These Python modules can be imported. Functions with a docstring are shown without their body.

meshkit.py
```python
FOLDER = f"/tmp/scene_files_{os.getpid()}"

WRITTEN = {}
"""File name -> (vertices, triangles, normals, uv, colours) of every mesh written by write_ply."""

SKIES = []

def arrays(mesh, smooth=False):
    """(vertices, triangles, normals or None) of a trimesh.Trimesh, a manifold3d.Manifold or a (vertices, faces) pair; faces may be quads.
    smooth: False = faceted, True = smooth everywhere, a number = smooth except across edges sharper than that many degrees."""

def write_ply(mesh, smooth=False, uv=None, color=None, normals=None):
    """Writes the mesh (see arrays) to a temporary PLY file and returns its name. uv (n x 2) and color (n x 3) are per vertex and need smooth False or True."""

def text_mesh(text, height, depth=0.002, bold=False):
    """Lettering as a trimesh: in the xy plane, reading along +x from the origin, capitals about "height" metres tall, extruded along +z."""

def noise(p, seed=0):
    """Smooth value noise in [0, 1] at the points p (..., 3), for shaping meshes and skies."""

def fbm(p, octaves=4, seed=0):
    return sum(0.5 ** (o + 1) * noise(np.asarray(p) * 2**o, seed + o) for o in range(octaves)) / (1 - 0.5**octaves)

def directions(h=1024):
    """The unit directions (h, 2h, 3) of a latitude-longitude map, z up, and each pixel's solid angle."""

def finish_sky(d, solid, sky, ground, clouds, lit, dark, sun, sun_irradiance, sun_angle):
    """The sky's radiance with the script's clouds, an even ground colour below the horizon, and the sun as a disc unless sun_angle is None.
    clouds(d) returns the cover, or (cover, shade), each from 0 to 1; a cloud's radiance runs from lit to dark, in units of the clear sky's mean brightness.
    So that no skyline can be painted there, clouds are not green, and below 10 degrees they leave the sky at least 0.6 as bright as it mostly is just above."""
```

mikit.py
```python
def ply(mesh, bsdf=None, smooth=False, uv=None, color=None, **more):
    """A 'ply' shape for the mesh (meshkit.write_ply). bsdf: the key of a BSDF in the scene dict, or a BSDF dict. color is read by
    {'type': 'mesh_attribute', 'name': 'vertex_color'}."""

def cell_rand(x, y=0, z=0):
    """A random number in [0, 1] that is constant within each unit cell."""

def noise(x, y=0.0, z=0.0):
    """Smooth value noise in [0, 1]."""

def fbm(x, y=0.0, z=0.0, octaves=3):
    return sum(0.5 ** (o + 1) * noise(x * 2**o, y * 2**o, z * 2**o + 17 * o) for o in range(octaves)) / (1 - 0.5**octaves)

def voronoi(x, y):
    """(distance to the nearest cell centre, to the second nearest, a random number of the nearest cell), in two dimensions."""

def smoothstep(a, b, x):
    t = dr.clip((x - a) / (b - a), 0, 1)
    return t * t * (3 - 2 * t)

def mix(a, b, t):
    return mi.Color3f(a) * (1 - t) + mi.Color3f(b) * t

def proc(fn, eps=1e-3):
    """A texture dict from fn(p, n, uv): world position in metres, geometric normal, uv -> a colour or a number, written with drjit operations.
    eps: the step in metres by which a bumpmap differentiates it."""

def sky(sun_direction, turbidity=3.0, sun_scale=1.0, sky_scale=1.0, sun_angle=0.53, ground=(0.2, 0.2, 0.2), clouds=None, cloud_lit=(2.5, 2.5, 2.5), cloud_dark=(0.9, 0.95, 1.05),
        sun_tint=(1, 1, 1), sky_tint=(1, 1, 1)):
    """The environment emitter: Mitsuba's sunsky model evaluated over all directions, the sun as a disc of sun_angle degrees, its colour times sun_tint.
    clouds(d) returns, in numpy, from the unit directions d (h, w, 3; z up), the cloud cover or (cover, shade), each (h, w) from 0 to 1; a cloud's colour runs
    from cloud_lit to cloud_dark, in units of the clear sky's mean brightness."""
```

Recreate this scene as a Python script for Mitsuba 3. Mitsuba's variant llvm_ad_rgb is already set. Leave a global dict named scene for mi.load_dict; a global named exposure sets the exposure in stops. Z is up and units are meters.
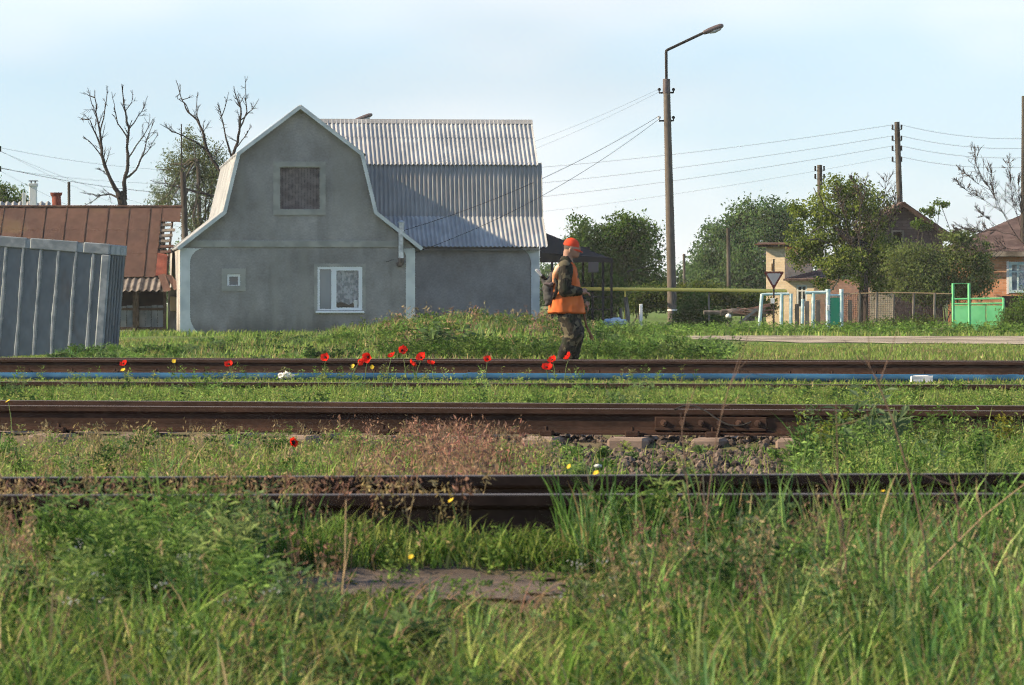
import math, random
import numpy as np, trimesh, manifold3d as m3
import shapely.geometry as sg
import drjit as dr
import mitsuba as mi
import mikit, meshkit
from mikit import proc, noise, fbm, voronoi, cell_rand, smoothstep, mix

T = mi.ScalarTransform4f
scene, labels = {}, {}
rng = np.random.default_rng(7)
random.seed(7)

# ------------------------------------------------------------------ camera, sky, exposure
F, H, YH = 4400.0, 0.97, 303.0            # focal length in pixels, eye height, horizon row
PITCH = math.atan((342.5 - YH) / F)
scene['camera'] = {'type': 'thinlens', 'fov': math.degrees(2 * math.atan(512 / F)), 'fov_axis': 'x', 'near_clip': 0.2, 'far_clip': 6000.0,
                   'aperture_radius': 0.0048, 'focus_distance': 62.0,
                   'to_world': T().look_at(origin=[0, 0, H], target=[0, math.cos(PITCH), H - math.sin(PITCH)], up=[0, 0, 1])}
SUN = (-0.86, -0.06, 0.50)


def clouds(d):
    q = d / np.maximum(d[..., 2:3] + 0.25, 0.05)
    n = meshkit.fbm(q * np.array([1.3, 2.2, 1.0]) + 3.1, 5)
    w = meshkit.fbm(d * np.array([9.0, 9.0, 26.0]) + 9.0, 5, seed=3)
    low = np.exp(-d[..., 2] / 0.20)
    c = (0.42 + 1.15 * np.clip((w - 0.36) * 2.6, 0, 1)) * low + np.clip((n - 0.44) * 2.0, 0, 1) * 0.45 * (1 - low)
    return np.clip(c, 0, 0.95), np.clip((meshkit.fbm(d * np.array([7.0, 7.0, 20.0]) + 4.0, 4, seed=8) - 0.46) * 2.2, 0, 0.6)


scene['sky'] = mikit.sky(SUN, turbidity=3, clouds=clouds, cloud_lit=(2.2, 2.3, 2.37), cloud_dark=(1.3, 1.5, 1.68), sky_tint=(0.92, 0.98, 1.07), ground=(0.14, 0.15, 0.1))
exposure = 2.6
HAZE = 0.00019

scene['air'] = {'type': 'homogeneous', 'albedo': {'type': 'rgb', 'value': [.95, .95, .95]}, 'sigma_t': HAZE}
scene['camera']['medium'] = {'type': 'ref', 'id': 'air'}
scene['haze'] = {'type': 'cube', 'bsdf': {'type': 'null'}, 'interior': {'type': 'ref', 'id': 'air'}, 'to_world': T().translate([0, 1765, 9]).scale([2600, 1840, 12])}
labels['haze'] = {'kind': 'stuff', 'label': 'thin summer haze over the whole scene', 'category': 'haze'}


def P(px, py, d):
    """the world point that lies d metres ahead and shows at the photograph's (px, py)"""
    return np.array([(px - 512) / F * d, d, H - (py - YH) / F * d])


def X(px, d):
    return (px - 512) / F * d


# ------------------------------------------------------------------ helpers
used = set()


def numbered(name):
    k, i = name, 0
    while k in used:
        i += 1
        k = f'{name}_{i:03d}'
    used.add(k)
    return k


def thing(name, label=None, cat=None, group=None, kind=None):
    k = numbered(name)
    if label:
        labels[k] = {'label': label}
        if cat:
            labels[k]['category'] = cat
        if group:
            labels[k]['group'] = group
        if kind:
            labels[k]['kind'] = kind
    return k


TURN = None


def part(parent, name, mesh, bsdf, smooth=False, color=None, label=None, kind=None):
    if TURN is not None:
        mesh = mesh.copy()
        mesh.apply_transform(TURN)
    k = numbered(f'{parent}__{name}')
    scene[k] = mikit.ply(mesh, bsdf, smooth=smooth, color=color)
    if label or kind:
        labels[k] = {}
        if label:
            labels[k]['label'] = label
        if kind:
            labels[k]['kind'] = kind
    return k


def solo(name, mesh, bsdf, label=None, cat=None, group=None, kind=None, smooth=False, color=None):
    k = thing(name, label, cat, group, kind)
    if kind == 'structure' and k not in labels:
        labels[k] = {'kind': kind}
    scene[k] = mikit.ply(mesh, bsdf, smooth=smooth, color=color)
    return k


def cat(ms):
    return trimesh.util.concatenate([m for m in ms if m is not None])


def tri(v, f):
    return trimesh.Trimesh(np.asarray(v, float), np.asarray(f, int), process=False)


def box(x0, x1, y0, y1, z0, z1):
    m = trimesh.creation.box(extents=(x1 - x0, y1 - y0, z1 - z0))
    m.apply_translation(((x0 + x1) / 2, (y0 + y1) / 2, (z0 + z1) / 2))
    return m


def bbox(x0, x1, y0, y1, z0, z1, c=0.01):
    """a box with chamfered edges"""
    pts = []
    for x, sx in ((x0, 1), (x1, -1)):
        for y, sy in ((y0, 1), (y1, -1)):
            for z, sz in ((z0, 1), (z1, -1)):
                pts += [(x + sx * c, y + sy * c, z), (x + sx * c, y, z + sz * c), (x, y + sy * c, z + sz * c)]
    return trimesh.convex.convex_hull(np.array(pts))


def tube(pts, radii, sides=6, cap=True):
    p = np.asarray(pts, float)
    n = len(p)
    r = np.broadcast_to(np.asarray(radii, float), (n,))
    t = np.gradient(p, axis=0)
    t /= np.linalg.norm(t, axis=1, keepdims=True) + 1e-12
    ref = np.array([0.31, 0.17, 0.93]) if abs(t[0] @ np.array([0.31, 0.17, 0.93])) < 0.9 else np.array([1.0, 0.1, 0])
    a = np.cross(t, ref)
    a /= np.linalg.norm(a, axis=1, keepdims=True) + 1e-12
    b = np.cross(t, a)
    an = np.arange(sides) * 2 * np.pi / sides
    v = (p[:, None] + r[:, None, None] * (np.cos(an)[None, :, None] * a[:, None] + np.sin(an)[None, :, None] * b[:, None])).reshape(-1, 3)
    i, j = np.meshgrid(np.arange(n - 1), np.arange(sides), indexing='ij')
    q = np.stack([i * sides + j, i * sides + (j + 1) % sides, (i + 1) * sides + (j + 1) % sides, (i + 1) * sides + j], -1).reshape(-1, 4)
    f = np.vstack([q[:, [0, 2, 1]], q[:, [0, 3, 2]]])
    if cap:
        v = np.vstack([v, p[0], p[-1]])
        j = np.arange(sides)
        f = np.vstack([f, np.stack([np.full(sides, n * sides), j, (j + 1) % sides], 1), np.stack([np.full(sides, n * sides + 1), (n - 1) * sides + (j + 1) % sides, (n - 1) * sides + j], 1)])
    return tri(v, f)


def frame(o, ex, ey, ez=(0, 0, 1)):
    m = np.eye(4)
    m[:3, 0], m[:3, 1], m[:3, 2], m[:3, 3] = ex, ey, ez, o
    return m


def moved(mesh, m):
    mesh = mesh.copy()
    mesh.apply_transform(m)
    return mesh


def prism(poly, d0, d1, plane='xz'):
    """a shapely polygon in (u, z) pushed out from depth d0 to d1 along y"""
    m = trimesh.creation.extrude_polygon(poly, d1 - d0, engine='earcut')
    v = m.vertices.copy()
    m = tri(np.stack([v[:, 0], d0 + v[:, 2], v[:, 1]], 1), m.faces[:, ::-1])
    return m


def corr(p0, eu, lu, ev, lv, wave=0.15, amp=0.026, thick=0.012, per=8, phase=0.0, rows=1):
    """a corrugated sheet: waves run along ev, counted along eu"""
    eu, ev = np.asarray(eu, float), np.asarray(ev, float)
    nrm = np.cross(eu, ev)
    nrm /= np.linalg.norm(nrm)
    nu = max(4, int(round(lu / wave * per)))
    u = np.linspace(0, lu, nu + 1)
    s = amp * np.cos((u + phase) / wave * 2 * np.pi)
    vs = []
    for off in (0, -thick):
        for r in range(rows + 1):
            vs.append(np.asarray(p0) + u[:, None] * eu + (lv * r / rows) * ev + (s + off)[:, None] * nrm)
    k = nu + 1
    v = np.vstack(vs)
    fs = []
    i = np.arange(nu)
    for L, flip in ((0, False), ((rows + 1) * k, True)):
        for r in range(rows):
            a, b, c, d = L + r * k + i, L + r * k + i + 1, L + (r + 1) * k + i + 1, L + (r + 1) * k + i
            t1, t2 = (np.stack([a, b, c], 1), np.stack([a, c, d], 1))
            fs += [t1[:, ::-1], t2[:, ::-1]] if flip else [t1, t2]
    for r in (0, rows):
        a, b, c, d = r * k + i, r * k + i + 1, (rows + 1) * k + r * k + i + 1, (rows + 1) * k + r * k + i
        fs += [np.stack([a, c, b], 1), np.stack([a, d, c], 1)]
    return tri(v, np.vstack(fs))


def unit(v):
    v = np.asarray(v, float)
    return v / np.linalg.norm(v)


# ------------------------------------------------------------------ materials
def two(b):
    return {'type': 'twosided', 'bsdf': b}


def pr(color, rough=0.8, spec=0.3, **kw):
    c = color if isinstance(color, dict) else {'type': 'rgb', 'value': list(color)}
    return {'type': 'principled', 'base_color': c, 'roughness': rough, 'specular': spec, **kw}


def mat(name, b):
    scene['mat_' + name] = b
    return 'mat_' + name


def blotch(a, b, s=1.5, o=4, lo=0.3, hi=0.7, sz=1.0):
    return proc(lambda p, n, uv: mix(a, b, smoothstep(lo, hi, fbm(p.x * s, p.y * s, p.z * s * sz, o))))


def soil_fn(p, n, uv):
    a = fbm(p.x * 2.2, p.y * 2.2, 0, 4)
    g = smoothstep(0.35, 0.7, fbm(p.x * 0.9 + 31, p.y * 0.5, 0, 3))
    base = mix((0.055, 0.042, 0.03), (0.16, 0.125, 0.09), a)
    thatch = mix((0.05, 0.07, 0.02), (0.13, 0.12, 0.05), fbm(p.x * 14, p.y * 6, 3, 3))
    thatch = mix(thatch, mix((0.05, 0.085, 0.022), (0.10, 0.135, 0.04), fbm(p.x * 3, p.y * 1.5, 3, 3)), smoothstep(50, 100, p.y))
    return mix(base, thatch, g * 0.65 + 0.15 + 0.3 * smoothstep(36, 60, p.y) + 0.3 * smoothstep(90, 130, p.y))


def path_fn(p, n, uv):
    a = fbm(p.x * 6, p.y * 6, 0, 5)
    return mix((0.05, 0.041, 0.035), (0.135, 0.108, 0.092), a)


def stucco_fn(p, n, uv):
    a = fbm(p.x * 0.7 + 5, p.y * 0.7, p.z * 0.9, 4)
    b = fbm(p.x * 5, p.y * 5, p.z * 2.0, 4)
    g = fbm(p.x * 22, p.y * 22, p.z * 22, 2)
    drip = smoothstep(0.5, 0.75, fbm(p.x * 3.2, p.y * 3.2, p.z * 0.22, 3))
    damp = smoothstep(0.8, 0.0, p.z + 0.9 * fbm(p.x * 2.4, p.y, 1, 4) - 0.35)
    lift = noise(p.x * 0.35 + 3, 0, p.z * 0.9) + 0.25 * cell_rand(dr.floor((p.x + 0.3 * noise(p.z * 3, 1, 2)) / 1.7), dr.floor((p.z + 0.25 * noise(p.x * 2, 5, 2)) / 1.15), 3)
    c = mix((0.228, 0.219, 0.212), (0.31, 0.297, 0.288), smoothstep(0.25, 0.75, a)) * (0.80 + 0.4 * b) * (0.84 + 0.32 * g) * (0.86 + 0.24 * lift)
    c = mix(c, mi.Color3f(0.32, 0.31, 0.275), drip * 0.35)
    c = mix(c, mi.Color3f(0.10, 0.10, 0.095), smoothstep(0.6, 0.8, fbm(p.x * 2.6 + 40, p.y * 2, p.z * 0.3, 4)) * 0.22)
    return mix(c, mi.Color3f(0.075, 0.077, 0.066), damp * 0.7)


def slate_fn(p, n, uv):
    a = fbm(p.x * 1.2, p.y * 1.2, p.z * 1.2, 4)
    b = fbm(p.x * 2.6, p.y * 2.6, p.z * 2.0, 4)
    return mix((0.22, 0.228, 0.235), (0.33, 0.335, 0.335), a) * (0.8 + 0.4 * b)


def rust_fn(p, n, uv):
    a = fbm(p.x * 0.9, p.y, p.z * 1.6, 4)
    y = smoothstep(0.58, 0.75, fbm(p.x * 0.7 + 8, p.y, p.z * 0.9 + 3, 3))
    b = fbm(p.x * 7, p.y * 7, p.z * 2.5, 4)
    c = mix((0.075, 0.043, 0.035), (0.13, 0.07, 0.05), a) * (0.7 + 0.55 * b)
    return mix(c, mi.Color3f(0.16, 0.115, 0.055), y * 0.5)


def steelbox_fn(p, n, uv):
    a = fbm(p.x * 1.8, p.y * 1.8, p.z * 1.2, 4)
    b = fbm(p.x * 11, p.y * 11, p.z * 5, 4)
    s = smoothstep(0.62, 0.8, fbm(p.x * 3, p.y * 3, p.z * 0.8, 4))
    c = mix((0.105, 0.125, 0.143), (0.18, 0.2, 0.215), a) * (0.75 + 0.45 * b)
    return mix(c, mi.Color3f(0.1, 0.065, 0.045), s * 0.5)


def railrust_fn(p, n, uv):
    b = fbm(p.x * 3.0, p.y * 8, p.z * 14, 4)
    c = fbm(p.x * 25, p.y * 25, p.z * 25, 2)
    return mix((0.015, 0.009, 0.0072), (0.060, 0.032, 0.023), b) * (0.7 + 0.6 * c) * (0.7 + 0.6 * fbm(p.x * 0.9, p.y * 0.9, 0, 3))


def camo_fn(p, n, uv):
    a = fbm(p.x * 9, p.y * 9, p.z * 8, 3)
    b = fbm(p.x * 11 + 40, p.y * 11, p.z * 9 + 7, 3)
    c = mi.Color3f(0.026, 0.023, 0.018)
    c = dr.select(a > 0.52, mi.Color3f(0.012, 0.012, 0.011), c)
    c = dr.select(b > 0.58, mi.Color3f(0.105, 0.094, 0.06), c)
    return dr.select((b < 0.38), mi.Color3f(0.017, 0.022, 0.013), c)


def concrete_fn(p, n, uv):
    a = fbm(p.x * 4, p.y * 4, p.z * 0.7, 4)
    b = fbm(p.x * 20, p.y * 20, p.z * 9, 3)
    return mix((0.105, 0.088, 0.075), (0.2, 0.178, 0.155), a) * (0.75 + 0.4 * b)


def sleeper_fn(p, n, uv):
    a = fbm(p.x * 7, p.y * 7, p.z * 9, 4)
    return mix((0.13, 0.095, 0.075), (0.32, 0.245, 0.20), a)


def stone_fn(p, n, uv):
    c = cell_rand(p.x * 14, p.y * 14, 1)
    return mix((0.045, 0.035, 0.03), (0.185, 0.145, 0.12), c) * (0.7 + 0.5 * noise(p.x * 60, p.y * 60, p.z * 60))


def brick(a, b, mortar, s=1.0):
    def fn(p, n, uv):
        z = p.z / (0.085 * s)
        row = dr.floor(z)
        u = (p.x + p.y * 0.35) / (0.26 * s) + 0.5 * (row - 2 * dr.floor(row / 2))
        fz, fu = z - row, u - dr.floor(u)
        c = mix(a, b, cell_rand(dr.floor(u), row, 2)) * (0.8 + 0.35 * fbm(p.x * 3, p.y * 3, p.z * 3, 3))
        m = dr.maximum(smoothstep(0.86, 0.93, fz), smoothstep(0.94, 0.98, fu))
        return mix(c, mi.Color3f(mortar), m * 0.8)
    return proc(fn)


def bark(a, b):
    return two(pr(proc(lambda p, n, uv: mix(a, b, fbm(p.x * 8, p.y * 8, p.z * 2.5, 3))), 0.9))


ATTR = {'type': 'mesh_attribute', 'name': 'vertex_color'}
M_SOIL = mat('soil', pr(proc(soil_fn), 0.95, 0.1))
M_PATH = mat('path', pr(proc(path_fn), 0.9, 0.2))
M_ROAD = mat('road', pr(blotch((0.13, 0.115, 0.09), (0.27, 0.235, 0.19), 0.8), 0.95, 0.1))
M_STUCCO = mat('stucco', two({'type': 'bumpmap', 'arbitrary': proc(lambda p, n, uv: fbm(p.x * 14, p.y * 14, p.z * 14, 3), 0.01), 'scale': 0.02, 'bsdf': pr(proc(stucco_fn), 0.95, 0.1)}))
M_TRIM = mat('trim', two(pr(blotch((0.5, 0.53, 0.53), (0.66, 0.68, 0.66), 2.2), 0.8, 0.2)))
M_BAND = mat('band', two(pr(blotch((0.27, 0.27, 0.25), (0.37, 0.365, 0.335), 3), 0.9, 0.1)))
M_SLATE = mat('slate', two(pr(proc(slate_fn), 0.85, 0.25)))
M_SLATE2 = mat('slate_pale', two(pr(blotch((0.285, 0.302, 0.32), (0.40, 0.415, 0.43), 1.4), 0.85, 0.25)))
M_EAVE = mat('eaveslate', two(pr(blotch((0.10, 0.085, 0.075), (0.2, 0.175, 0.155), 5), 0.9)))
M_PVC = mat('pvc', two(pr((0.74, 0.76, 0.78), 0.35, 0.5)))
M_GLASS = mat('glass', {'type': 'thindielectric', 'int_ior': 1.5})
M_DARK = mat('dark', two(pr((0.015, 0.015, 0.016), 0.9, 0.1)))
M_LACE = mat('lace', two(pr(proc(lambda p, n, uv: mix((0.10, 0.13, 0.155), (0.30, 0.34, 0.37), smoothstep(0.40, 0.60, fbm(p.x * 17, p.y, p.z * 13, 3)))), 0.9)))
M_BLIND = mat('blind', two(pr((0.2, 0.235, 0.26), 0.9)))
M_SLATS = mat('slats', two(pr(blotch((0.12, 0.1, 0.105), (0.19, 0.165, 0.165), 6), 0.8)))
M_RUST = mat('rust', two(pr(proc(rust_fn), 0.75, 0.3)))
M_RUSTD = mat('rust_dark', two(pr(blotch((0.06, 0.035, 0.028), (0.13, 0.07, 0.045), 5), 0.8)))
M_POT = mat('pot', two(pr(blotch((0.13, 0.035, 0.025), (0.24, 0.07, 0.045), 4), 0.8)))
M_BOX = mat('steelbox', two(pr(proc(steelbox_fn), 0.55, 0.4)))
M_RIB = mat('rib', two(pr(blotch((0.17, 0.2, 0.225), (0.29, 0.32, 0.34), 6), 0.6, 0.4)))
M_RAIL = mat('rail', two(pr(proc(railrust_fn), 0.75, 0.15)))
M_RAILTOP = mat('railtop', two(pr((0.20, 0.165, 0.15), 0.5, 0.5, metallic=0.5)))
M_SLEEPER = mat('sleeper', pr(proc(sleeper_fn), 0.9, 0.1))
M_TIMBER = mat('timber', two(pr(blotch((0.05, 0.035, 0.025), (0.12, 0.09, 0.065), 6), 0.9)))
M_STONE = mat('stone', pr(proc(stone_fn), 0.9, 0.15))
M_CONC = mat('concrete', two(pr(proc(concrete_fn), 0.9, 0.15)))
M_IRON = mat('iron', two(pr((0.03, 0.028, 0.028), 0.75, 0.2)))
M_LAMP = mat('lamp', two(pr((0.11, 0.085, 0.085), 0.45, 0.5)))
M_PORC = mat('porcelain', two(pr((0.5, 0.5, 0.5), 0.25, 0.5)))
M_BLUEPIPE = mat('bluepipe', two(pr(blotch((0.012, 0.062, 0.125), (0.03, 0.115, 0.21), 3), 0.38, 0.5)))
M_WHITE = mat('white', two(pr((0.78, 0.77, 0.74), 0.8)))
M_GALV = mat('galv', two(pr(blotch((0.36, 0.38, 0.4), (0.58, 0.6, 0.62), 9), 0.35, 0.5, metallic=0.6)))
M_WOOD = mat('greywood', two(pr(blotch((0.10, 0.085, 0.07), (0.24, 0.21, 0.18), 5, sz=0.3), 0.9)))
M_POLE = mat('polewood', two(pr(blotch((0.05, 0.042, 0.035), (0.12, 0.105, 0.09), 4, sz=0.3), 0.9)))
M_BOARD = mat('board', two(pr(blotch((0.13, 0.16, 0.18), (0.24, 0.27, 0.29), 6, sz=0.4), 0.9)))
M_FOUND = mat('found', two(pr(blotch((0.4, 0.42, 0.43), (0.58, 0.59, 0.58), 3), 0.9)))
M_REDBOARD = mat('redboard', two(pr(blotch((0.12, 0.06, 0.045), (0.28, 0.16, 0.12), 5), 0.9)))
M_YELLOW = mat('yellow', two(pr((0.95, 0.74, 0.16), 0.5, 0.4)))
M_PALEBLUE = mat('paleblue', two(pr(blotch((0.38, 0.56, 0.60), (0.6, 0.72, 0.73), 9), 0.6)))
M_GREEN = mat('green', two(pr(blotch((0.13, 0.52, 0.22), (0.18, 0.62, 0.28), 3), 0.5, 0.4)))
M_DGREEN = mat('deepgreen', two(pr((0.015, 0.33, 0.17), 0.5, 0.4)))
M_SIGNW = mat('signwhite', two(pr((0.34, 0.34, 0.36), 0.6)))
M_SIGNR = mat('signred', two(pr((0.10, 0.025, 0.022), 0.6)))
M_CREAM = mat('cream', two(pr(brick((0.62, 0.49, 0.33), (0.72, 0.6, 0.43), (0.5, 0.44, 0.36)), 0.9)))
M_ORANGE = mat('orangebrick', two(pr(brick((0.50, 0.22, 0.11), (0.66, 0.33, 0.18), (0.5, 0.4, 0.32)), 0.9)))
M_SHINGLE = mat('shingle', two(pr(brick((0.07, 0.048, 0.05), (0.13, 0.09, 0.088), (0.05, 0.038, 0.036), 1.3), 0.9)))
M_ROOFBR = mat('roofbrown', two(pr(blotch((0.07, 0.048, 0.045), (0.13, 0.092, 0.085), 3), 0.85, 0.15)))
M_VEST = mat('vest', two(pr(blotch((0.52, 0.11, 0.022), (0.66, 0.17, 0.04), 6), 0.7)))
M_CAP = mat('cap', two(pr((0.66, 0.075, 0.035), 0.85, 0.1)))
M_CAMO = mat('camo', two(pr(proc(camo_fn), 0.9)))
M_SKIN = mat('skin', two(pr((0.37, 0.215, 0.155), 0.6, 0.3)))
M_HAIR = mat('hair', two(pr((0.10, 0.075, 0.06), 0.8)))
M_BAG = mat('bag', two(pr(blotch((0.03, 0.03, 0.032), (0.085, 0.085, 0.085), 14), 0.85)))
M_BLACK = mat('black', two(pr((0.012, 0.012, 0.012), 0.7)))
M_REFL = mat('reflective', two(pr(blotch((0.7, 0.30, 0.15), (0.72, 0.48, 0.34), 9), 0.5)))
M_STICK = mat('stick', two(pr((0.20, 0.10, 0.05), 0.7)))
M_TIE = mat('plastic', two(pr(blotch((0.3, 0.42, 0.55), (0.6, 0.68, 0.74), 5), 0.6)))
M_BARK = mat('bark', bark((0.045, 0.038, 0.032), (0.12, 0.105, 0.09)))
M_DEAD = mat('deadbark', bark((0.018, 0.015, 0.014), (0.06, 0.05, 0.045)))
M_TWIG = mat('twig', two(pr((0.07, 0.052, 0.046), 0.9)))
M_LEAF = mat('leaf', {'type': 'principledthin', 'base_color': ATTR, 'roughness': 0.42, 'spec_trans': 0.0, 'diff_trans': 1.0})
M_GRASS = mat('grass', {'type': 'principledthin', 'base_color': dict(ATTR), 'roughness': 0.32, 'spec_trans': 0.0, 'diff_trans': 0.6})
M_DRY = mat('dry', two(pr((0.34, 0.25, 0.15), 0.9)))
M_DRYD = mat('drydark', two(pr((0.15, 0.10, 0.075), 0.9)))
M_POPPY = mat('poppy', {'type': 'principledthin', 'base_color': {'type': 'rgb', 'value': [0.80, 0.035, 0.02]}, 'roughness': 0.6, 'spec_trans': 0.0, 'diff_trans': 0.7})
M_YPETAL = mat('ypetal', two(pr((0.6, 0.42, 0.02), 0.7)))
M_STEMG = mat('stemgreen', two(pr((0.12, 0.18, 0.06), 0.8)))


# ------------------------------------------------------------------ ground
def gz(x, y):
    x, y = np.asarray(x, float), np.asarray(y, float)
    z = 0.05 * (meshkit.fbm(np.stack([x * 0.7, y * 0.7, 0 * x], -1), 3, 5) - 0.5)
    z = z + 0.03 * np.exp(-((y - 15) / 1.8) ** 2)
    z = z - np.clip(13.4 - y, 0, 20) * 0.05
    sh = np.clip((y - 14.9) / .35, 0, 1) * np.clip((18.6 - y) / 1.4, 0, 1)
    z = z + 0.09 * sh * sh * (3 - 2 * sh)
    d = y - (31.2 - .236 * x)
    z = z - 0.07 * np.exp(-((d + 1.25) / .95) ** 4) + .01 * np.exp(-((d - .8) / 1.0) ** 4)
    z = z + 0.10 * np.exp(-((y - 62) / 3.0) ** 2)
    px = 512 + F * x / np.maximum(y, 5)
    top = np.interp(x, [-14, -10, -7.5, -3.8, -2.2, -0.8, 0.2, 1.6, 3.0, 4.2], [-.18, -.14, .05, 0.27, 0.42, 0.55, 0.46, 0.29, 0.14, 0.0])
    z = z + top * np.exp(-(((y - 79) / 11.0) ** 2)) * (y > 60)
    return z


xs = np.concatenate([[-2500, -600, -200, -90, -50], np.arange(-32, 32.1, 0.5), [50, 90, 200, 600, 2500]])
ys = np.concatenate([[-60, -10, 0, 5], np.arange(10, 36, 0.15), np.arange(36, 170, 1.0), [200, 260, 400, 700, 1500, 3500]])
gx, gy = np.meshgrid(xs, ys, indexing='ij')
gv = np.stack([gx, gy, gz(gx, gy)], -1).reshape(-1, 3)
ni, nj = len(xs), len(ys)
ii, jj = np.meshgrid(np.arange(ni - 1), np.arange(nj - 1), indexing='ij')
qa = (ii * nj + jj).ravel()
gf = np.vstack([np.stack([qa, qa + nj, qa + nj + 1], 1), np.stack([qa, qa + nj + 1, qa + 1], 1)])
solo('ground', tri(gv, gf), M_SOIL, kind='structure', smooth=True)


def sheet(poly, step, lift, name, bsdf):
    """a patch of ground cover lying on the terrain, with an uneven outline"""
    m = trimesh.creation.extrude_polygon(poly, 1.0, engine='earcut')
    v, f = trimesh.creation.triangulate_polygon(poly, engine='earcut')
    m = tri(np.column_stack([v, 0 * v[:, 0]]), f)
    v, f = trimesh.remesh.subdivide_to_size(m.vertices, m.faces, step)
    v[:, 2] = gz(v[:, 0], v[:, 1]) + lift + (.018 * (meshkit.fbm(v * np.array([7, 7, 0]), 4, 2) - .55) if step < .5 else 0)
    m = tri(v, f)
    if m.face_normals[:, 2].mean() < 0:
        m.invert()
    return solo(name, m, bsdf, kind='structure', smooth=True)


pts = []
for k in range(60):
    a = k / 60 * 2 * math.pi
    r = 1 + 0.22 * math.sin(3 * a + 1) * math.sin(7 * a) + 0.1 * rng.normal()
    pts.append((-0.29 + 0.44 * r * math.copysign(abs(math.cos(a)) ** 0.7, math.cos(a)), 14.58 + 0.42 * r * math.sin(a)))
sheet(sg.Polygon(pts).buffer(0.03), 0.03, 0.012, 'dirt_path', M_PATH)
sheet(sg.Polygon([(4.2, 128), (9, 127.5), (40, 127), (40, 97), (20, 99), (10, 103), (7, 107), (5.5, 113), (4.2, 119)]), 2.0, 0.02, 'road', M_ROAD)

# ------------------------------------------------------------------ railway tracks
RAILP = sg.Polygon([(-.0375, .180), (.0375, .180), (.0375, .147), (.030, .139), (.010, .130), (.009, .055), (.014, .034), (.045, .020), (.075, .012), (.075, 0),
                    (-.075, 0), (-.075, .012), (-.045, .020), (-.014, .034), (-.009, .055), (-.010, .130), (-.030, .139), (-.0375, .147)])


def rail_line(h, yl, yr, ext=2.0):
    a, b = P(0, yl, F * h / (yl - YH)), P(1024, yr, F * h / (yr - YH))
    d = b - a
    return a - ext * d, b + ext * d


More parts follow.
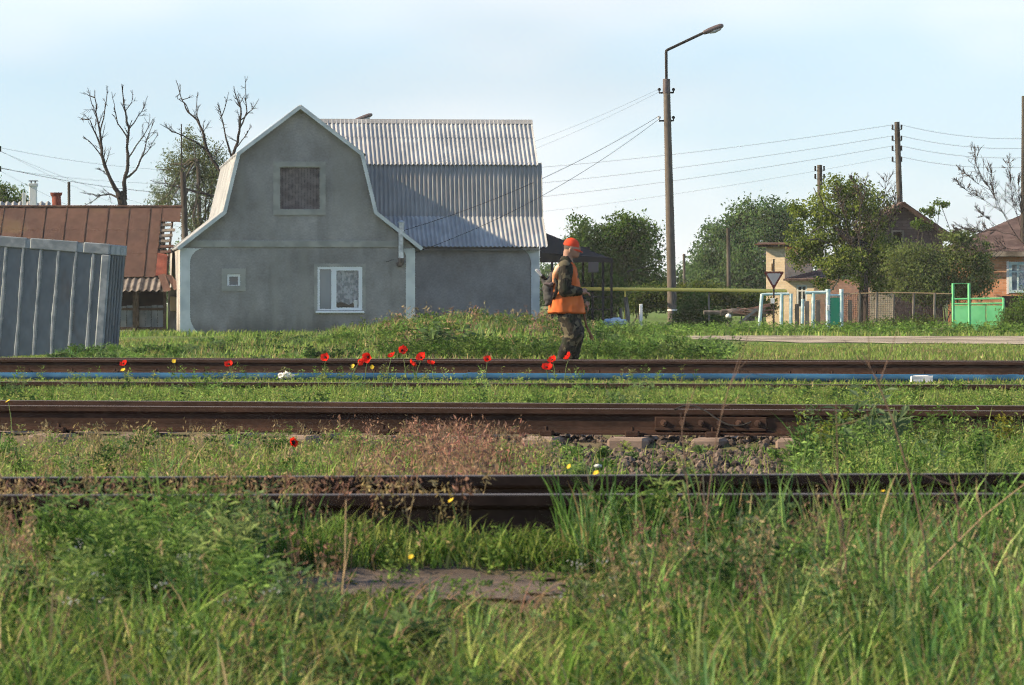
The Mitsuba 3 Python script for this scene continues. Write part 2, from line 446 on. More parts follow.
def add_rail(track, a, b, head=True):
    d = unit(b - a)
    L = np.linalg.norm(b - a)
    side = np.array([d[1], -d[0], 0])
    m = trimesh.creation.extrude_polygon(RAILP, L, engine='earcut')
    fr = np.eye(4)
    fr[:3, 0], fr[:3, 1], fr[:3, 2], fr[:3, 3] = side, (0, 0, 1), d, a - np.array([0, 0, .18])
    m.apply_transform(fr)
    if m.volume < 0:
        m.invert()
    k = part(track, 'rail', m, M_RAIL)
    t = trimesh.creation.box(extents=(.06, .004, L))
    t.apply_translation((0, .1825, L / 2))
    part(k, 'running_surface', moved(t, fr), M_RAILTOP)
    return k


def track(name, label, front, back, bed, spacing, msl, zs, span, over=0.55, seed=1):
    r = random.Random(seed)
    t = thing(name, label, 'railway track')
    ks = [add_rail(t, *front), add_rail(t, *back)]
    d = unit(front[1] - front[0])
    n = np.array([-d[1], d[0], 0])
    mid = (front[0] + front[1]) / 2
    g = abs((((back[0] + back[1]) / 2) - mid) @ n)
    zf = mid[2] - .18
    kk = np.arange(-span, span + 1e-6, spacing)
    for s in kk:
        c = mid + d * (s + r.uniform(-.05, .05))
        w = .125 * r.uniform(.85, 1.15)
        L0, L1 = -over * r.uniform(.85, 1.1), g + over * r.uniform(.85, 1.1)
        m = bbox(-w, w, L0, L1, zf - zs, zf - .012, .02)
        a = r.uniform(-.03, .03)
        ex = d * math.cos(a) + n * math.sin(a)
        fr = frame((c[0], c[1], 0), ex, np.array([-ex[1], ex[0], 0]))
        sl = part(t, 'sleeper', moved(m, fr), msl)
        for q in (0.0, g):
            for sd in (-1, 1):
                cl = trimesh.util.concatenate([bbox(-.05, .05, q + sd * .1 - .03, q + sd * .1 + .03, zf - .014, zf + .03, .008), tube([(0, q + sd * .1, zf + .02), (0, q + sd * .1, zf + .06)], .014, 6)])
                part(sl, 'fastener', moved(cl, fr), M_RAIL)
    return t, ks, d, n, zf


nf, nb = rail_line(.673, 496, 494.7), rail_line(.673, 478.5, 474.3)
mf, mb = rail_line(.75, 405.9, 411.4), rail_line(.75, 400.7, 406.2)
cf = rail_line(.83, 381.9, 385.2)
ff, fb = rail_line(.75, 359.2, 362.2), rail_line(.75, 357.8, 360.8)
T1 = track('railway_track', 'nearest rusty railway track, overgrown by tall grass in the foreground', nf, nb, 0, .62, M_TIMBER, .05, 3.2, over=.12, seed=3)
T2 = track('railway_track', 'rusty railway track with a bolted rail joint and exposed pale sleeper ends', mf, mb, 0, .60, M_SLEEPER, .16, 6.2, over=.42, seed=4)
lr = thing('old_rail', 'single old rail half buried in grass just in front of the blue pipe', 'rail')
add_rail(lr, *cf)
T4 = track('railway_track', 'farthest dark track, behind the blue pipe and in front of the walking man', ff, fb, 0, .60, M_TIMBER, .13, 10, seed=6)

# rail joint on the second track
t2, ks2, d2, n2, zf2 = T2
c = P(716, 420, 31.1)
s0 = (c - mf[0]) @ d2
cj = mf[0] + d2 * s0
fr = frame((cj[0], cj[1], zf2), d2, n2)
fp = prism(sg.Polygon([(-.40, .032), (.40, .032), (.40, .132), (-.40, .132)]), -.034, -.010)
fk = part(ks2[0], 'fishplate', moved(cat([bbox(-.40, .40, -.034, -.010, .036, .130, .006), bbox(-.40, .40, -.052, -.03, .03, .055, .006)]), fr), M_RAIL)
for i in range(6):
    x = -.335 + i * .134
    part(ks2[0], 'bolt', moved(cat([tube([(x, -.034, .088), (x, -.056, .088)], .024, 6), tube([(x, -.056, .088), (x, -.075, .088)], .012, 6)]), fr), M_RUSTD)
cx = moved(tube([(.02 + .35 * t, -.07 - .05 * math.sin(t * 3.1), .14 - .07 * math.sin(t * math.pi)) for t in np.linspace(-.8, .8, 12)], .006, 5), fr)
part(ks2[0], 'bond_wire', cx, M_IRON)

# ballast
ico = trimesh.creation.icosphere(subdivisions=0)


def stones(n, pos, size, seed):
    r = np.random.default_rng(seed)
    vs, fs = [], []
    for i in range(n):
        v = ico.vertices * (1 + r.uniform(-.28, .28, (12, 1))) * r.uniform(.6, 1.2, 3) * size[i]
        R = trimesh.transformations.random_rotation_matrix(r.random(3))[:3, :3]
        vs.append(v @ R.T + pos[i])
        fs.append(ico.faces + 12 * i)
    return tri(np.vstack(vs), np.vstack(fs))


bn = 9000
by = 17.6 + (31.6 - 17.6) * rng.random(bn) ** 0.75
bx = X(np.where(rng.random(bn) < .25, -60 + 1200 * rng.random(bn), 470 + 430 * rng.random(bn) + 60 * rng.normal(size=bn)), by)
bs = .010 + .024 * rng.random(bn) ** 2.5
solo('ballast', stones(bn, np.stack([bx, by, gz(bx, by) + bs * .4], 1), bs, 11), M_STONE, 'grey brown crushed stone ballast between the two nearest tracks', 'gravel', kind='stuff')

# blue pipe and the litter on it
pa, pb = P(0, 375.7, 56.0), P(1024, 379.1, 53.9)
pd = pb - pa
pp = [pa - 1.2 * pd + pd * t * 3.4 + np.array([0, .05 * math.sin(9 * t), .008 * math.sin(14 * t)]) for t in np.linspace(0, 1, 60)]
bpk = thing('pipe', 'long thin blue pipe lying along the farthest track', 'pipe')
part(bpk, 'tube', tube(pp, .05, 14), M_BLUEPIPE, smooth=40)
for q in (.355, .50, .66):
    i = int(q * 59)
    part(bpk, 'coupling', tube([pp[i] - unit(pd) * .07, pp[i] + unit(pd) * .07], .056, 14), M_BLUEPIPE, smooth=40)
o = P(922, 379.2, 53.6)
blk = trimesh.creation.box(extents=(.26, .12, .085)).subdivide().subdivide()
blk.vertices += .012 * (rng.random(blk.vertices.shape) - .5) + np.stack([0 * blk.vertices[:, 0], 0 * blk.vertices[:, 0], -.25 * blk.vertices[:, 0] ** 2], 1)
solo('foam_block', moved(blk, frame(o, (1, 0, 0), (0, 1, 0))), M_WHITE, 'small white foam block in front of the blue pipe on the right', 'foam block', smooth=50)
o = P(286, 375.5, 54.6)
rag = trimesh.creation.icosphere(subdivisions=2)
rag.vertices = rag.vertices * (.10, .05, .035) + .05 * (meshkit.fbm(rag.vertices * 3.1, 3)[:, None] - .5) * rag.vertices * 2 + .015 * (rng.random(rag.vertices.shape) - .5)
rag.apply_translation(o)
solo('litter', rag, M_WHITE, 'crumpled white litter lying on the blue pipe at left', 'litter')

# ------------------------------------------------------------------ the grey house with the gambrel roof
TH = math.radians(5.8)
ex, ey = np.array([math.cos(TH), math.sin(TH), 0]), np.array([-math.sin(TH), math.cos(TH), 0])
HO = np.array([X(180, 132.6), 132.6, 0.0])
HF = frame(HO, ex, ey)
S = F / 132.9


def hu(px):
    return (px - 180) / 33.12


def hz(py):
    return 0.97 + (303 - py) / 33.12


hk = thing('house', 'grey stuccoed house with gambrel gable and long corrugated wing, white corner pilasters', 'house')
W = 7.10
PK, KU, KL, EV = (3.62, 6.89), (1.86, 5.47), (2.28, 3.70), (3.66, 2.62)
cxp = PK[0]
prof = [(cxp - EV[0], EV[1]), (cxp - KL[0], KL[1]), (cxp - KU[0], KU[1]), PK, (cxp + KU[0], KU[1]), (cxp + KL[0], KL[1]), (cxp + EV[0], EV[1])]
wallp = sg.Polygon([(0, -.3), (W, -.3), (W, 2.62)] + [(a, b - .05) for a, b in prof[1:-1][::-1]] + [(0, 2.62)])
w1 = sg.box(hu(227), hz(287), hu(240), hz(274.5))
w2 = sg.box(hu(317.5), hz(311), hu(362), hz(267))
w3 = sg.box(hu(278.5), hz(210.5), hu(321), hz(166))
gw = prism(wallp.difference(w1).difference(w2).difference(w3), 0, .32)
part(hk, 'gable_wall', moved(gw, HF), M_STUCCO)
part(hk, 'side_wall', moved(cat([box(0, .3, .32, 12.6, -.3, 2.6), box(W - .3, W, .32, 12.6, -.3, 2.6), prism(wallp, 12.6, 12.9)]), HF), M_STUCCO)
part(hk, 'wall_band', moved(bbox(.32, W - .32, -.045, .01, hz(247.3), hz(240.5), .012), HF), M_BAND)


def pilaster(px0, px1, flare, sgn):
    """a painted corner with curved flares at head and foot"""
    u0, u1 = hu(px0), hu(px1)
    inner = u1 if sgn > 0 else u0
    outer = u0 if sgn > 0 else u1
    pts = [(outer, -.2), (outer, hz(248))]
    for t in np.linspace(0, 1, 9):
        a = t * math.pi / 2
        pts.append((inner + sgn * flare * (1 - math.sin(a)), hz(248) - flare * 1.1 * (1 - math.cos(a)) * 1.0 - 0.02))
    for t in np.linspace(0, 1, 9):
        a = t * math.pi / 2
        pts.append((inner + sgn * flare * .9 * (1 - math.cos(a)), .62 - .55 * math.sin(a)))
    pts.append((inner + sgn * flare * .9, -.2))
    return prism(sg.Polygon(pts).buffer(0), -.05, .02)


part(hk, 'pilaster', moved(pilaster(180, 190, .40, 1), HF), M_TRIM)
part(hk, 'pilaster', moved(pilaster(406, 415.2, .22, -1), HF), M_TRIM)


def fr_ring(u0, u1, z0, z1, t, d0, d1):
    return prism(sg.box(u0, z0, u1, z1).difference(sg.box(u0 + t, z0 + t, u1 - t, z1 - t)), d0, d1)


# small square window with raised plaster border
part(hk, 'window_surround', moved(fr_ring(hu(221.5), hu(245.5), hz(291), hz(268.5), .165, -.05, .004), HF), M_BAND)
k = part(hk, 'window', moved(fr_ring(hu(226.6), hu(240.4), hz(287.4), hz(274.1), .075, .0, .09), HF), M_PVC, label='small square white window')
part(k, 'pane', moved(box(hu(228.8), hu(238.2), .05, .0502, hz(285.2), hz(276.3)), HF), M_GLASS)
part(k, 'dark_room', moved(box(hu(226), hu(241), .34, .36, hz(289), hz(273)), HF), M_BLIND)
# two-part window with lace curtain
part(hk, 'window_surround', moved(fr_ring(hu(314), hu(365.5), hz(313.5), hz(263.5), .10, -.03, .004), HF), M_BAND)
f2 = cat([fr_ring(hu(317.3), hu(362.2), hz(311.2), hz(266.8), .07, -.005, .08), box(hu(331.2), hu(334.8), -.008, .08, hz(309.2), hz(268.8)),
          fr_ring(hu(334.8), hu(360.0), hz(309.0), hz(269.0), .045, -.016, .05)])
k = part(hk, 'window', moved(f2, HF), M_PVC, label='white two-part window with lace curtain')
part(k, 'sill', moved(bbox(hu(315.5), hu(364), -.12, .02, hz(313.2), hz(311.0), .008), HF), M_PVC)
part(k, 'pane', moved(box(hu(319), hu(331), .04, .0402, hz(309), hz(269)), HF), M_GLASS)
part(k, 'pane', moved(box(hu(335.5), hu(360), .03, .0302, hz(308.5), hz(269.5)), HF), M_GLASS)
cu = np.linspace(hu(333), hu(361), 60)
cz = hz(305) + .09 * np.abs(np.sin((cu - cu[0]) * 6.5)) + .12 * (cu - cu[0]) / (cu[-1] - cu[0]) * 0
cv = np.vstack([np.stack([cu, .16 + .018 * np.sin(cu * 42), cz], 1), np.stack([cu, .16 + .018 * np.sin(cu * 42), 0 * cu + hz(268)], 1)])
i = np.arange(59)
part(k, 'curtain', moved(tri(cv, np.vstack([np.stack([i, i + 1, i + 61], 1), np.stack([i, i + 61, i + 60], 1)])), HF), M_LACE, smooth=True)
part(k, 'blind', moved(box(hu(318), hu(333), .15, .16, hz(310), hz(268)), HF), M_BLIND)
part(k, 'flower_pot', moved(tube([(hu(356), .13, hz(309)), (hu(356), .13, hz(302)), (hu(356), .13, hz(300))], [.05, .07, .06], 8), HF), M_TRIM)
part(k, 'dark_room', moved(box(hu(316), hu(364), .45, .47, hz(313), hz(265)), HF), M_DARK)
# attic opening shut with upright slats
part(hk, 'window_surround', moved(fr_ring(hu(273), hu(325.5), hz(215), hz(161.5), .16, -.05, .004), HF), M_BAND)
k = part(hk, 'shutter', moved(box(hu(277), hu(322.5), .16, .2, hz(212), hz(164.5)), HF), M_DARK, label='closed attic shutter of brown slats')
part(k, 'shutter_frame', moved(fr_ring(hu(278), hu(321.5), hz(211), hz(165.5), .06, -.008, .10), HF), M_BAND)
ns = 13
for i in range(ns):
    a, b = hu(279.6) + (hu(320) - hu(279.6)) * i / ns, hu(279.6) + (hu(320) - hu(279.6)) * (i + 1) / ns
    part(k, 'slat', moved(bbox(a + .004, b - .004, .07 + .006 * (i % 2), .12, hz(209.4), hz(167), .004), HF), M_SLATS)

# roof of the gable: corrugated sheets running back from the front
D0, D1 = -.22, 13.2
slopes = [(0, 1), (1, 2), (2, 3), (4, 3), (5, 4), (6, 5)]
for a, b in slopes:
    lo, hi = np.array(prof[a]), np.array(prof[b])
    nrm = unit((-(hi - lo)[1], 0, (hi - lo)[0])) * (1 if a < 3 else -1)
    L = np.linalg.norm(hi - lo)
    dirv = np.array([(hi - lo)[0], 0, (hi - lo)[1]]) / L
    ext = .12 if a in (2, 4, 1, 5) else .02
    n = 11
    for q in range(n):
        d0 = D0 + (D1 - D0) * q / n
        lift = .035 + (.010 if q % 2 else 0)
        p0 = np.array([lo[0], d0 - (.04 if q else 0), lo[1]]) - dirv * ext + nrm * lift
        LL = (D1 - D0) / n + .04
        if a < 3:
            sh = corr(p0 + np.array([0, LL, 0]), (0, -1, 0), LL, dirv, L + ext + .02, per=6)
        else:
            sh = corr(p0, (0, 1, 0), LL, dirv, L + ext + .02, per=6)
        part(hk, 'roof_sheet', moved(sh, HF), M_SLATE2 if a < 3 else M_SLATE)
    # rake board along the front edge
    mid = sg.LineString([tuple(lo - dirv[[0, 2]] * .03), tuple(hi)]).buffer(.055, cap_style=2)
    part(hk, 'rake_board', moved(prism(mid, D0 - .03, D0 - .002), HF), M_TRIM)
    soff = sg.LineString([tuple(lo), tuple(hi)]).buffer(.02, cap_style=2)
    part(hk, 'soffit', moved(prism(soff, D0, .0), HF), M_STUCCO)

# the wing
WL, WR, WD = W, 11.56, 6.25
DK = 9.62
wing = [(5.95, 2.76), (7.33, 3.72), (7.77, 5.47), (DK, 6.86)]
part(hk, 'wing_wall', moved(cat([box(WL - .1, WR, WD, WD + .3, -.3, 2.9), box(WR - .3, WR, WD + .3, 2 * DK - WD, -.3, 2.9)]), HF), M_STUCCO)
gp = sg.Polygon([(WD, 2.6)] + [(a, b - .08) for a, b in wing[1:]] + [(2 * DK - a, b - .08) for a, b in wing[1:-1][::-1]] + [(2 * DK - WD, 2.6)])
ge = trimesh.creation.extrude_polygon(gp, .25, engine='earcut')
ge = tri(np.stack([WR - .25 + ge.vertices[:, 2], ge.vertices[:, 0], ge.vertices[:, 1]], 1), ge.faces)
part(hk, 'wing_gable', moved(ge, HF), M_STUCCO)
pts = [(WR + .012, -.2), (WR + .012, 2.72)]
for t in np.linspace(0, 1, 9):
    a = t * math.pi / 2
    pts.append((WR - .26 - .42 * (1 - math.sin(a)), 2.72 - .5 * (1 - math.cos(a))))
for t in np.linspace(0, 1, 7):
    a = t * math.pi / 2
    pts.append((WR - .26 - .3 * (1 - math.cos(a)), .5 - .5 * math.sin(a)))
pts.append((WR - .56, -.2))
part(hk, 'pilaster', moved(prism(sg.Polygon(pts).buffer(0), WD - .05, WD + .01), HF), M_TRIM)
U0, U1 = cxp + .3, 11.80
for r, (lo, hi) in enumerate(zip(wing[:-1], wing[1:])):
    for side in (0, 1):
        lo_, hi_ = (lo, hi) if side == 0 else ((2 * DK - lo[0], lo[1]), (2 * DK - hi[0], hi[1]))
        v = np.array([0, hi_[0] - lo_[0], hi_[1] - lo_[1]])
        L = np.linalg.norm(v)
        v /= L
        nrm = unit(np.cross((1, 0, 0), v)) * (1 if side == 0 else -1)
        bands = [(0, L)] if r < 2 else [(0, L * .62), (L * .62 - .09, L)]
        n = 7
        for bi, (s0, s1) in enumerate(bands):
            for q in range(n):
                w_ = (U1 - (.12 if r == 2 else 0) - U0) / n
                u0 = U0 + w_ * q
                lift = .03 + (.006 if q % 2 else 0) + .018 * bi
                e0 = (.15 if r else .05) if bi == 0 else 0
                p0 = np.array([u0, lo_[0], lo_[1]]) + v * (s0 - e0) + nrm * lift
                LL = w_ + .05 * (q < n - 1)
                wv = w_ / round(w_ / .146)
                sh = corr(p0, (1, 0, 0), w_ + wv * (q < n - 1), v, s1 - s0 + e0, wave=wv, per=8) if side == 0 else corr(p0 + np.array([LL, 0, 0]), (-1, 0, 0), LL, v, s1 - s0 + e0, per=4)
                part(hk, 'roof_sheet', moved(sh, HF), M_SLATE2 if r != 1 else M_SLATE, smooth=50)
rc = trimesh.util.concatenate([moved(box(U0, U1 - .1, 0, .24, 0, .018), frame((0, DK, 6.925), (1, 0, 0), unit((0, -.8, -.6)), unit((0, -.6, .8)))),
                               moved(box(U0, U1 - .1, 0, .24, 0, .018), frame((0, DK, 6.927), (-1, 0, 0), unit((0, .8, -.6)), unit((0, .6, .8)))).apply_translation((U0 + U1 - .1, 0, 0))])
part(hk, 'ridge_cap', moved(rc, HF), M_SLATE)
part(hk, 'soffit', moved(box(WL, WR, 6.0, WD, 2.64, 2.665), HF), M_STUCCO)
# metal flue beside the right pilaster
fu, fd = hu(400.7), -.17
fl = part(hk, 'flue_pipe', moved(tube([(fu, fd, hz(259)), (fu, fd, hz(223))], .085, 14), HF), M_GALV, smooth=40)
part(fl, 'rain_cap', moved(tube([(fu, fd, hz(223.4)), (fu, fd, hz(222.2)), (fu, fd, hz(220))], [.1, .11, .04], 14), HF), M_GALV, smooth=40)
part(fl, 'elbow', moved(tube([(fu, fd, hz(258)), (fu, fd, hz(262)), (fu - .03, fd + .1, hz(264)), (fu - .05, .05, hz(264))], [.088, .095, .095, .09], 12), HF), M_LAMP, smooth=40)
for i in range(7):
    z = hz(256) + (hz(225) - hz(256)) * i / 6
    part(fl, 'seam_ring', moved(tube([(fu, fd, z - .012), (fu, fd, z + .012)], .092, 14), HF), M_GALV, smooth=40)

# ------------------------------------------------------------------ the rusty-roofed barn at left
bk = thing('barn', 'low barn with a rusty seamed metal roof, left of the grey house', 'barn')
DE, DR = 137.6, 140.4


def roofpt(px, t, lift=0.0):
    """a point on the barn's roof slope, t from 0 at the eave to 1 at the ridge"""
    x = X(px, 139)
    d = DE + (DR - DE) * t
    z0, z1 = .97 + (303 - 277) * DE / F, .97 + (303 - 207.5) * DR / F
    n = unit((0, -(z1 - z0), DR - DE))
    return np.array([x, d, z0 + (z1 - z0) * t]) + n * lift


def plate(quad, thick):
    q = np.asarray(quad, float)
    n = unit(np.cross(q[1] - q[0], q[3] - q[0]))
    v = np.vstack([q, q - n * thick])
    f = [[0, 1, 2], [0, 2, 3], [4, 6, 5], [4, 7, 6]]
    for i in range(4):
        j = (i + 1) % 4
        f += [[i, i + 4, j + 4], [i, j + 4, j]]
    return tri(v, f)


seams = [-43 + 21.1 * i for i in range(10)] + [158]
seams = [s for s in seams if s < 157] + [158.5]
for i in range(len(seams) - 1):
    a, b = seams[i], seams[i + 1]
    dz = .012 * rng.random()
    nst = 3
    for q in range(nst):
        t0, t1 = q / nst, (q + 1) / nst
        part(bk, 'roof_panel', plate([roofpt(a, t0, dz + .004 * q), roofpt(b, t0, dz + .004 * q), roofpt(b, t1, dz + .002 * q), roofpt(a, t1, dz + .002 * q)], .01), M_RUST)
for s in seams[1:]:
    part(bk, 'roof_seam', plate([roofpt(s - .45, 0, .045), roofpt(s + .45, 0, .045), roofpt(s + .45, 1, .045), roofpt(s - .45, 1, .045)], .05), M_RUSTD)
part(bk, 'roof_panel', plate([roofpt(158.5, .79, .02), roofpt(178.5, .78, .03), roofpt(178, 1, .02), roofpt(158.5, 1, .02)], .01), M_RUST)
for i in range(7):
    t = .26 + i * .078
    part(bk, 'batten', plate([roofpt(158.5, t, 0), roofpt(170 + 2 * (i % 3), t + .01, 0), roofpt(170 + 2 * (i % 3), t + .045, 0), roofpt(158.5, t + .035, 0)], .03), M_WOOD if i > 2 else M_RUST)
part(bk, 'roof_panel', plate([roofpt(159, .01, .03), roofpt(170, .02, .03), roofpt(169, .30, .06), roofpt(159, .33, .04)], .01), M_POT)
for s in (161, 169):
    part(bk, 'rafter', plate([roofpt(s, 0, -.04), roofpt(s + 2, 0, -.04), roofpt(s + 2, 1, -.04), roofpt(s, 1, -.04)], .09), M_TIMBER)
part(bk, 'rear_slope', plate([(X(-43, 139), DR + .02, roofpt(0, 1)[2]), (X(158, 139), DR + .02, roofpt(0, 1)[2]), (X(158, 139), DR + 3.2, 1.7), (X(-43, 139), DR + 3.2, 1.7)][::-1], .02), M_RUSTD)
part(bk, 'gable_board', tri([roofpt(158, .1, -.1), (X(158, 139), DR + 2.8, 1.7), roofpt(158, .98, -.12)], [[0, 1, 2]]), M_DARK)
part(bk, 'ridge_roll', tube([roofpt(-43, 1.0, .03), roofpt(179, 1.0, .03)], .05, 8), M_RUSTD, smooth=50)
# lower lean-to of corrugated slate
z0, z1 = .97 + (303 - 291) * 136.6 / F, .97 + (303 - 277.6) * 137.7 / F
x0, x1 = X(60, 137), X(168, 137)
for q in range(4):
    w_ = (x1 - x0) / 4
    v = np.array([0, 137.7 - 136.6, z1 - z0])
    L = np.linalg.norm(v)
    part(bk, 'slate_sheet', corr((x0 + w_ * q, 136.6, z0 + .012 * (q % 2)), (1, 0, 0), w_ + .05, v / L, L, wave=.20, amp=.03, per=8), M_EAVE)
for (a, b, c_, d_) in (((158, 277, 137.5), (165, 275, 137.6), (171, 292, 136.4), (164, 293.5, 136.4)), ((166, 276, 137.4), (172, 277, 137.4), (181, 289, 136.3), (174, 292, 136.3))):
    q = [P(*p) + np.array([0, 0, .05]) for p in (d_[:3], c_[:3], b[:3], a[:3])]
    part(bk, 'loose_sheet', plate(q, .012), M_RUST, label='loose rusty sheet at the eave corner')
zt = .97 + (303 - 286) * 137.9 / F
part(bk, 'wall', box(X(-43, 138), X(165, 138), 137.9, 138.1, -.3, zt), M_DARK)
part(bk, 'foundation', box(X(-43, 137), X(167, 137), 137.3, 137.95, -.3, .97 - (330.5 - 303) * 137.3 / F), M_FOUND)
zb, zc = .97 - (330 - 303) * 137.3 / F, .97 + (303 - 306.5) * 137.3 / F
xx = 60.0
i = 0
while xx < 163:
    w_ = 6.1
    part(bk, 'wall_board', bbox(X(xx, 137.5), X(xx + w_ - .5, 137.5), 137.45 + .02 * (i % 2), 137.5 + .02 * (i % 2), zb, zc + .05 * rng.random(), .006), M_BOARD)
    xx += w_
    i += 1
for a, b in ((60, 163),):
    part(bk, 'rail_bar', box(X(a, 137.4), X(b, 137.4), 137.40, 137.44, zb + .0, zb + .09), M_TIMBER)
    part(bk, 'rail_bar', box(X(a, 137.4), X(b, 137.4), 137.40, 137.44, zc - .12, zc - .04), M_TIMBER)
for s in (134.5, 137.5, 165):
    part(bk, 'post', box(X(s - 1.6, 137.3), X(s + 1.2, 137.3), 137.25, 137.39, zb - .05, zt), M_TIMBER)
part(bk, 'corner_wall', box(X(168, 137.2), X(180, 137.2), 137.2, 137.6, -.3, zt - .05), M_WOOD)
part(bk, 'meter_box', bbox(X(170, 137.1), X(176.5, 137.1), 137.05, 137.2, .97 - 8 * 137 / F, .97 + 6.5 * 137 / F, .015), M_DRY, label='small yellowish meter box')
ck = thing('chimney_pot', 'dark red chimney pot with flared rim above the rusty barn roof', 'chimney')
part(ck, 'shaft', tube([P(57.2, 212, 140.9), P(56.4, 196, 140.9)], [.155, .145], 14), M_POT, smooth=50)
part(ck, 'rim', tube([P(56.4, 196.5, 140.9), P(56.3, 194.8, 140.9), P(56.3, 192.6, 140.9)], [.15, .19, .20], 14), M_POT, smooth=50)

# far shed, white chimneys behind the barn
sk = thing('shed', 'far grey slatted shed roof just showing above the rusty barn roof', 'shed')
x0, x1 = X(-60, 165), X(50, 165)
for q in range(4):
    w_ = (x1 - x0) / 4
    part(sk, 'roof_sheet', corr((x0 + w_ * q, 163.5, 3.6), (1, 0, 0), w_ + .03, unit((0, 1.5, 1.15)), 1.9, wave=.24, amp=.05, per=8), M_SLATE)
part(sk, 'wall', box(x0, x1, 163.8, 168, -.2, 3.6), M_DARK)
ck = thing('chimney', 'tall white chimney with a small cap behind the rusty barn', 'chimney')
part(ck, 'shaft', bbox(X(30.2, 158), X(37, 158), 157.8, 158.1, 2.2, .97 + (303 - 184) * 158 / F, .01), M_WHITE)
part(ck, 'collar', bbox(X(29.4, 158), X(37.9, 158), 157.75, 158.15, .97 + (303 - 186.5) * 158 / F, .97 + (303 - 183.5) * 158 / F, .01), M_TRIM)
part(ck, 'cap', cat([box(X(29.5, 158), X(38, 158), 157.75, 158.15, .97 + (303 - 181.4) * 158 / F, .97 + (303 - 180.6) * 158 / F), box(X(31, 158), X(32, 158), 157.9, 158, .97 + (303 - 184) * 158 / F, .97 + (303 - 181.2) * 158 / F), box(X(35, 158), X(36, 158), 157.9, 158, .97 + (303 - 184) * 158 / F, .97 + (303 - 181.2) * 158 / F)]), M_IRON)
ck = thing('chimney', 'short pale chimney left of the tall white one', 'chimney')
part(ck, 'shaft', bbox(X(22.6, 158), X(26.2, 158), 157.8, 158, 2.2, .97 + (303 - 193) * 158 / F, .01), M_TRIM)

# ------------------------------------------------------------------ the tilted steel container
a_ = math.radians(3.2)
roll = math.radians(4.3)
cex, cey = np.array([math.cos(a_), -math.sin(a_), 0]), np.array([math.sin(a_), math.cos(a_), 0])
cz_ = np.array([0, 0, 1])
CX, CZ = cex * math.cos(roll) - cz_ * math.sin(roll), cz_ * math.cos(roll) + cex * math.sin(roll)
o = P(101.0, 358, 85.0)
CF = frame(o, CX, cey, CZ)
ck = thing('container', 'weathered grey ribbed steel container leaning to the right at the left edge', 'container')
CW, CHh, CD = 3.9, 2.20, 2.2
sc = 51.76
part(ck, 'front_panel', moved(box(-CW, 0, .06, .1, -.2, CHh), CF), M_BOX)
part(ck, 'end_panel', moved(box(-.05, -.01, .08, CD, -.2, CHh), CF), M_BOX)
part(ck, 'back_panel', moved(box(-CW, 0, CD, CD + .04, 0, CHh), CF), M_BOX)
part(ck, 'roof_panel', moved(box(-CW, 0, .04, CD, CHh - .03, CHh - .005), CF), M_BOX)
part(ck, 'top_rail', moved(cat([bbox(-CW, -1.62, 0, .11, CHh - .20, CHh + .01, .015), bbox(-1.54, -.62, 0, .11, CHh - .20, CHh + .012, .015), bbox(-.50, .0, 0, .11, CHh - .20, CHh + .01, .015), box(-CW, 0, .03, .09, CHh - .19, CHh - .02)]), CF), M_RIB)
part(ck, 'end_rail', moved(bbox(-.06, .03, .11, CD, CHh - .20, CHh, .012), CF), M_RIB)
part(ck, 'corner_post', moved(bbox(-.14, .02, -.01, .12, -.25, CHh - .205, .02), CF), M_RIB)
part(ck, 'bottom_rail', moved(bbox(-CW, .02, 0, .1, -.35, -.21, .02), CF), M_BOX)
for i in range(11):
    u = -.30 - i * .342
    wig = .004
    zz = np.linspace(-.2, CHh - .20, 10)
    rp = [(u + wig * math.sin(3.3 * z + i) + .003 * rng.normal(), .062, z) for z in zz]
    v = []
    for x, y, z in rp:
        ww = .040 + .003 * rng.normal() + .006 * math.sin(5 * z + 2 * i)
        v += [(x - ww, .07, z), (x - ww * .45, .012, z), (x + ww * .45, .012, z), (x + ww, .07, z)]
    v = np.array(v)
    f = []
    for q in range(9):
        for e in range(3):
            b0 = q * 4 + e
            f += [[b0, b0 + 1, b0 + 5], [b0, b0 + 5, b0 + 4]]
    part(ck, 'rib', moved(tri(v, f), CF), M_RIB, smooth=25)
for i in range(5):
    y = .4 + i * .36
    part(ck, 'end_rib', moved(bbox(-.02, .035, y - .04, y + .04, -.2, CHh - .20, .015), CF), M_BOX)

# ------------------------------------------------------------------ porch canopy right of the house
pk = thing('porch_canopy', 'dark metal porch canopy on thin posts behind the walking man', 'canopy')
DC = 141.5
A, B_, C_, D_ = P(540, 231, DC + 2.2), P(580, 243, DC + 2.2), P(613.5, 259.5, DC), P(540, 254, DC)
n = 5
for i in range(n):
    t0, t1 = i / n, (i + 1) / n
    L0, L1 = D_ + (C_ - D_) * t0, D_ + (C_ - D_) * t1
    U0_, U1_ = A + (C_ - A) * t0 * .98, A + (C_ - A) * t1 * .98
    part(pk, 'roof_panel', plate([L0, L1 + (0, 0, .004), U1_ + (0, 0, .004), U0_], .03), M_IRON)
part(pk, 'roof_panel', plate([C_, C_ + np.array([0, 3.6, 0]), A + np.array([.1, 3.6, 0]), A], .03), M_IRON)
part(pk, 'fascia', plate([P(540, 262.5, DC - .05), P(613, 262.5, DC - .05), P(613, 258.5, DC - .05), P(540, 252.5, DC - .05)], .05), M_IRON)
part(pk, 'beam', tube([P(545, 247, DC + 1), P(590, 248.5, DC + 1)], .05, 4), M_IRON)
for px, dd in ((552, 0), (572, 0), (592.5, 1.6), (603, 0.05), (611.5, 0.05), (583, 3.2)):
    part(pk, 'post', box(X(px, DC + dd) - .04, X(px, DC + dd) + .04, DC + dd - .04, DC + dd + .04, -.1, 2.42), M_IRON)
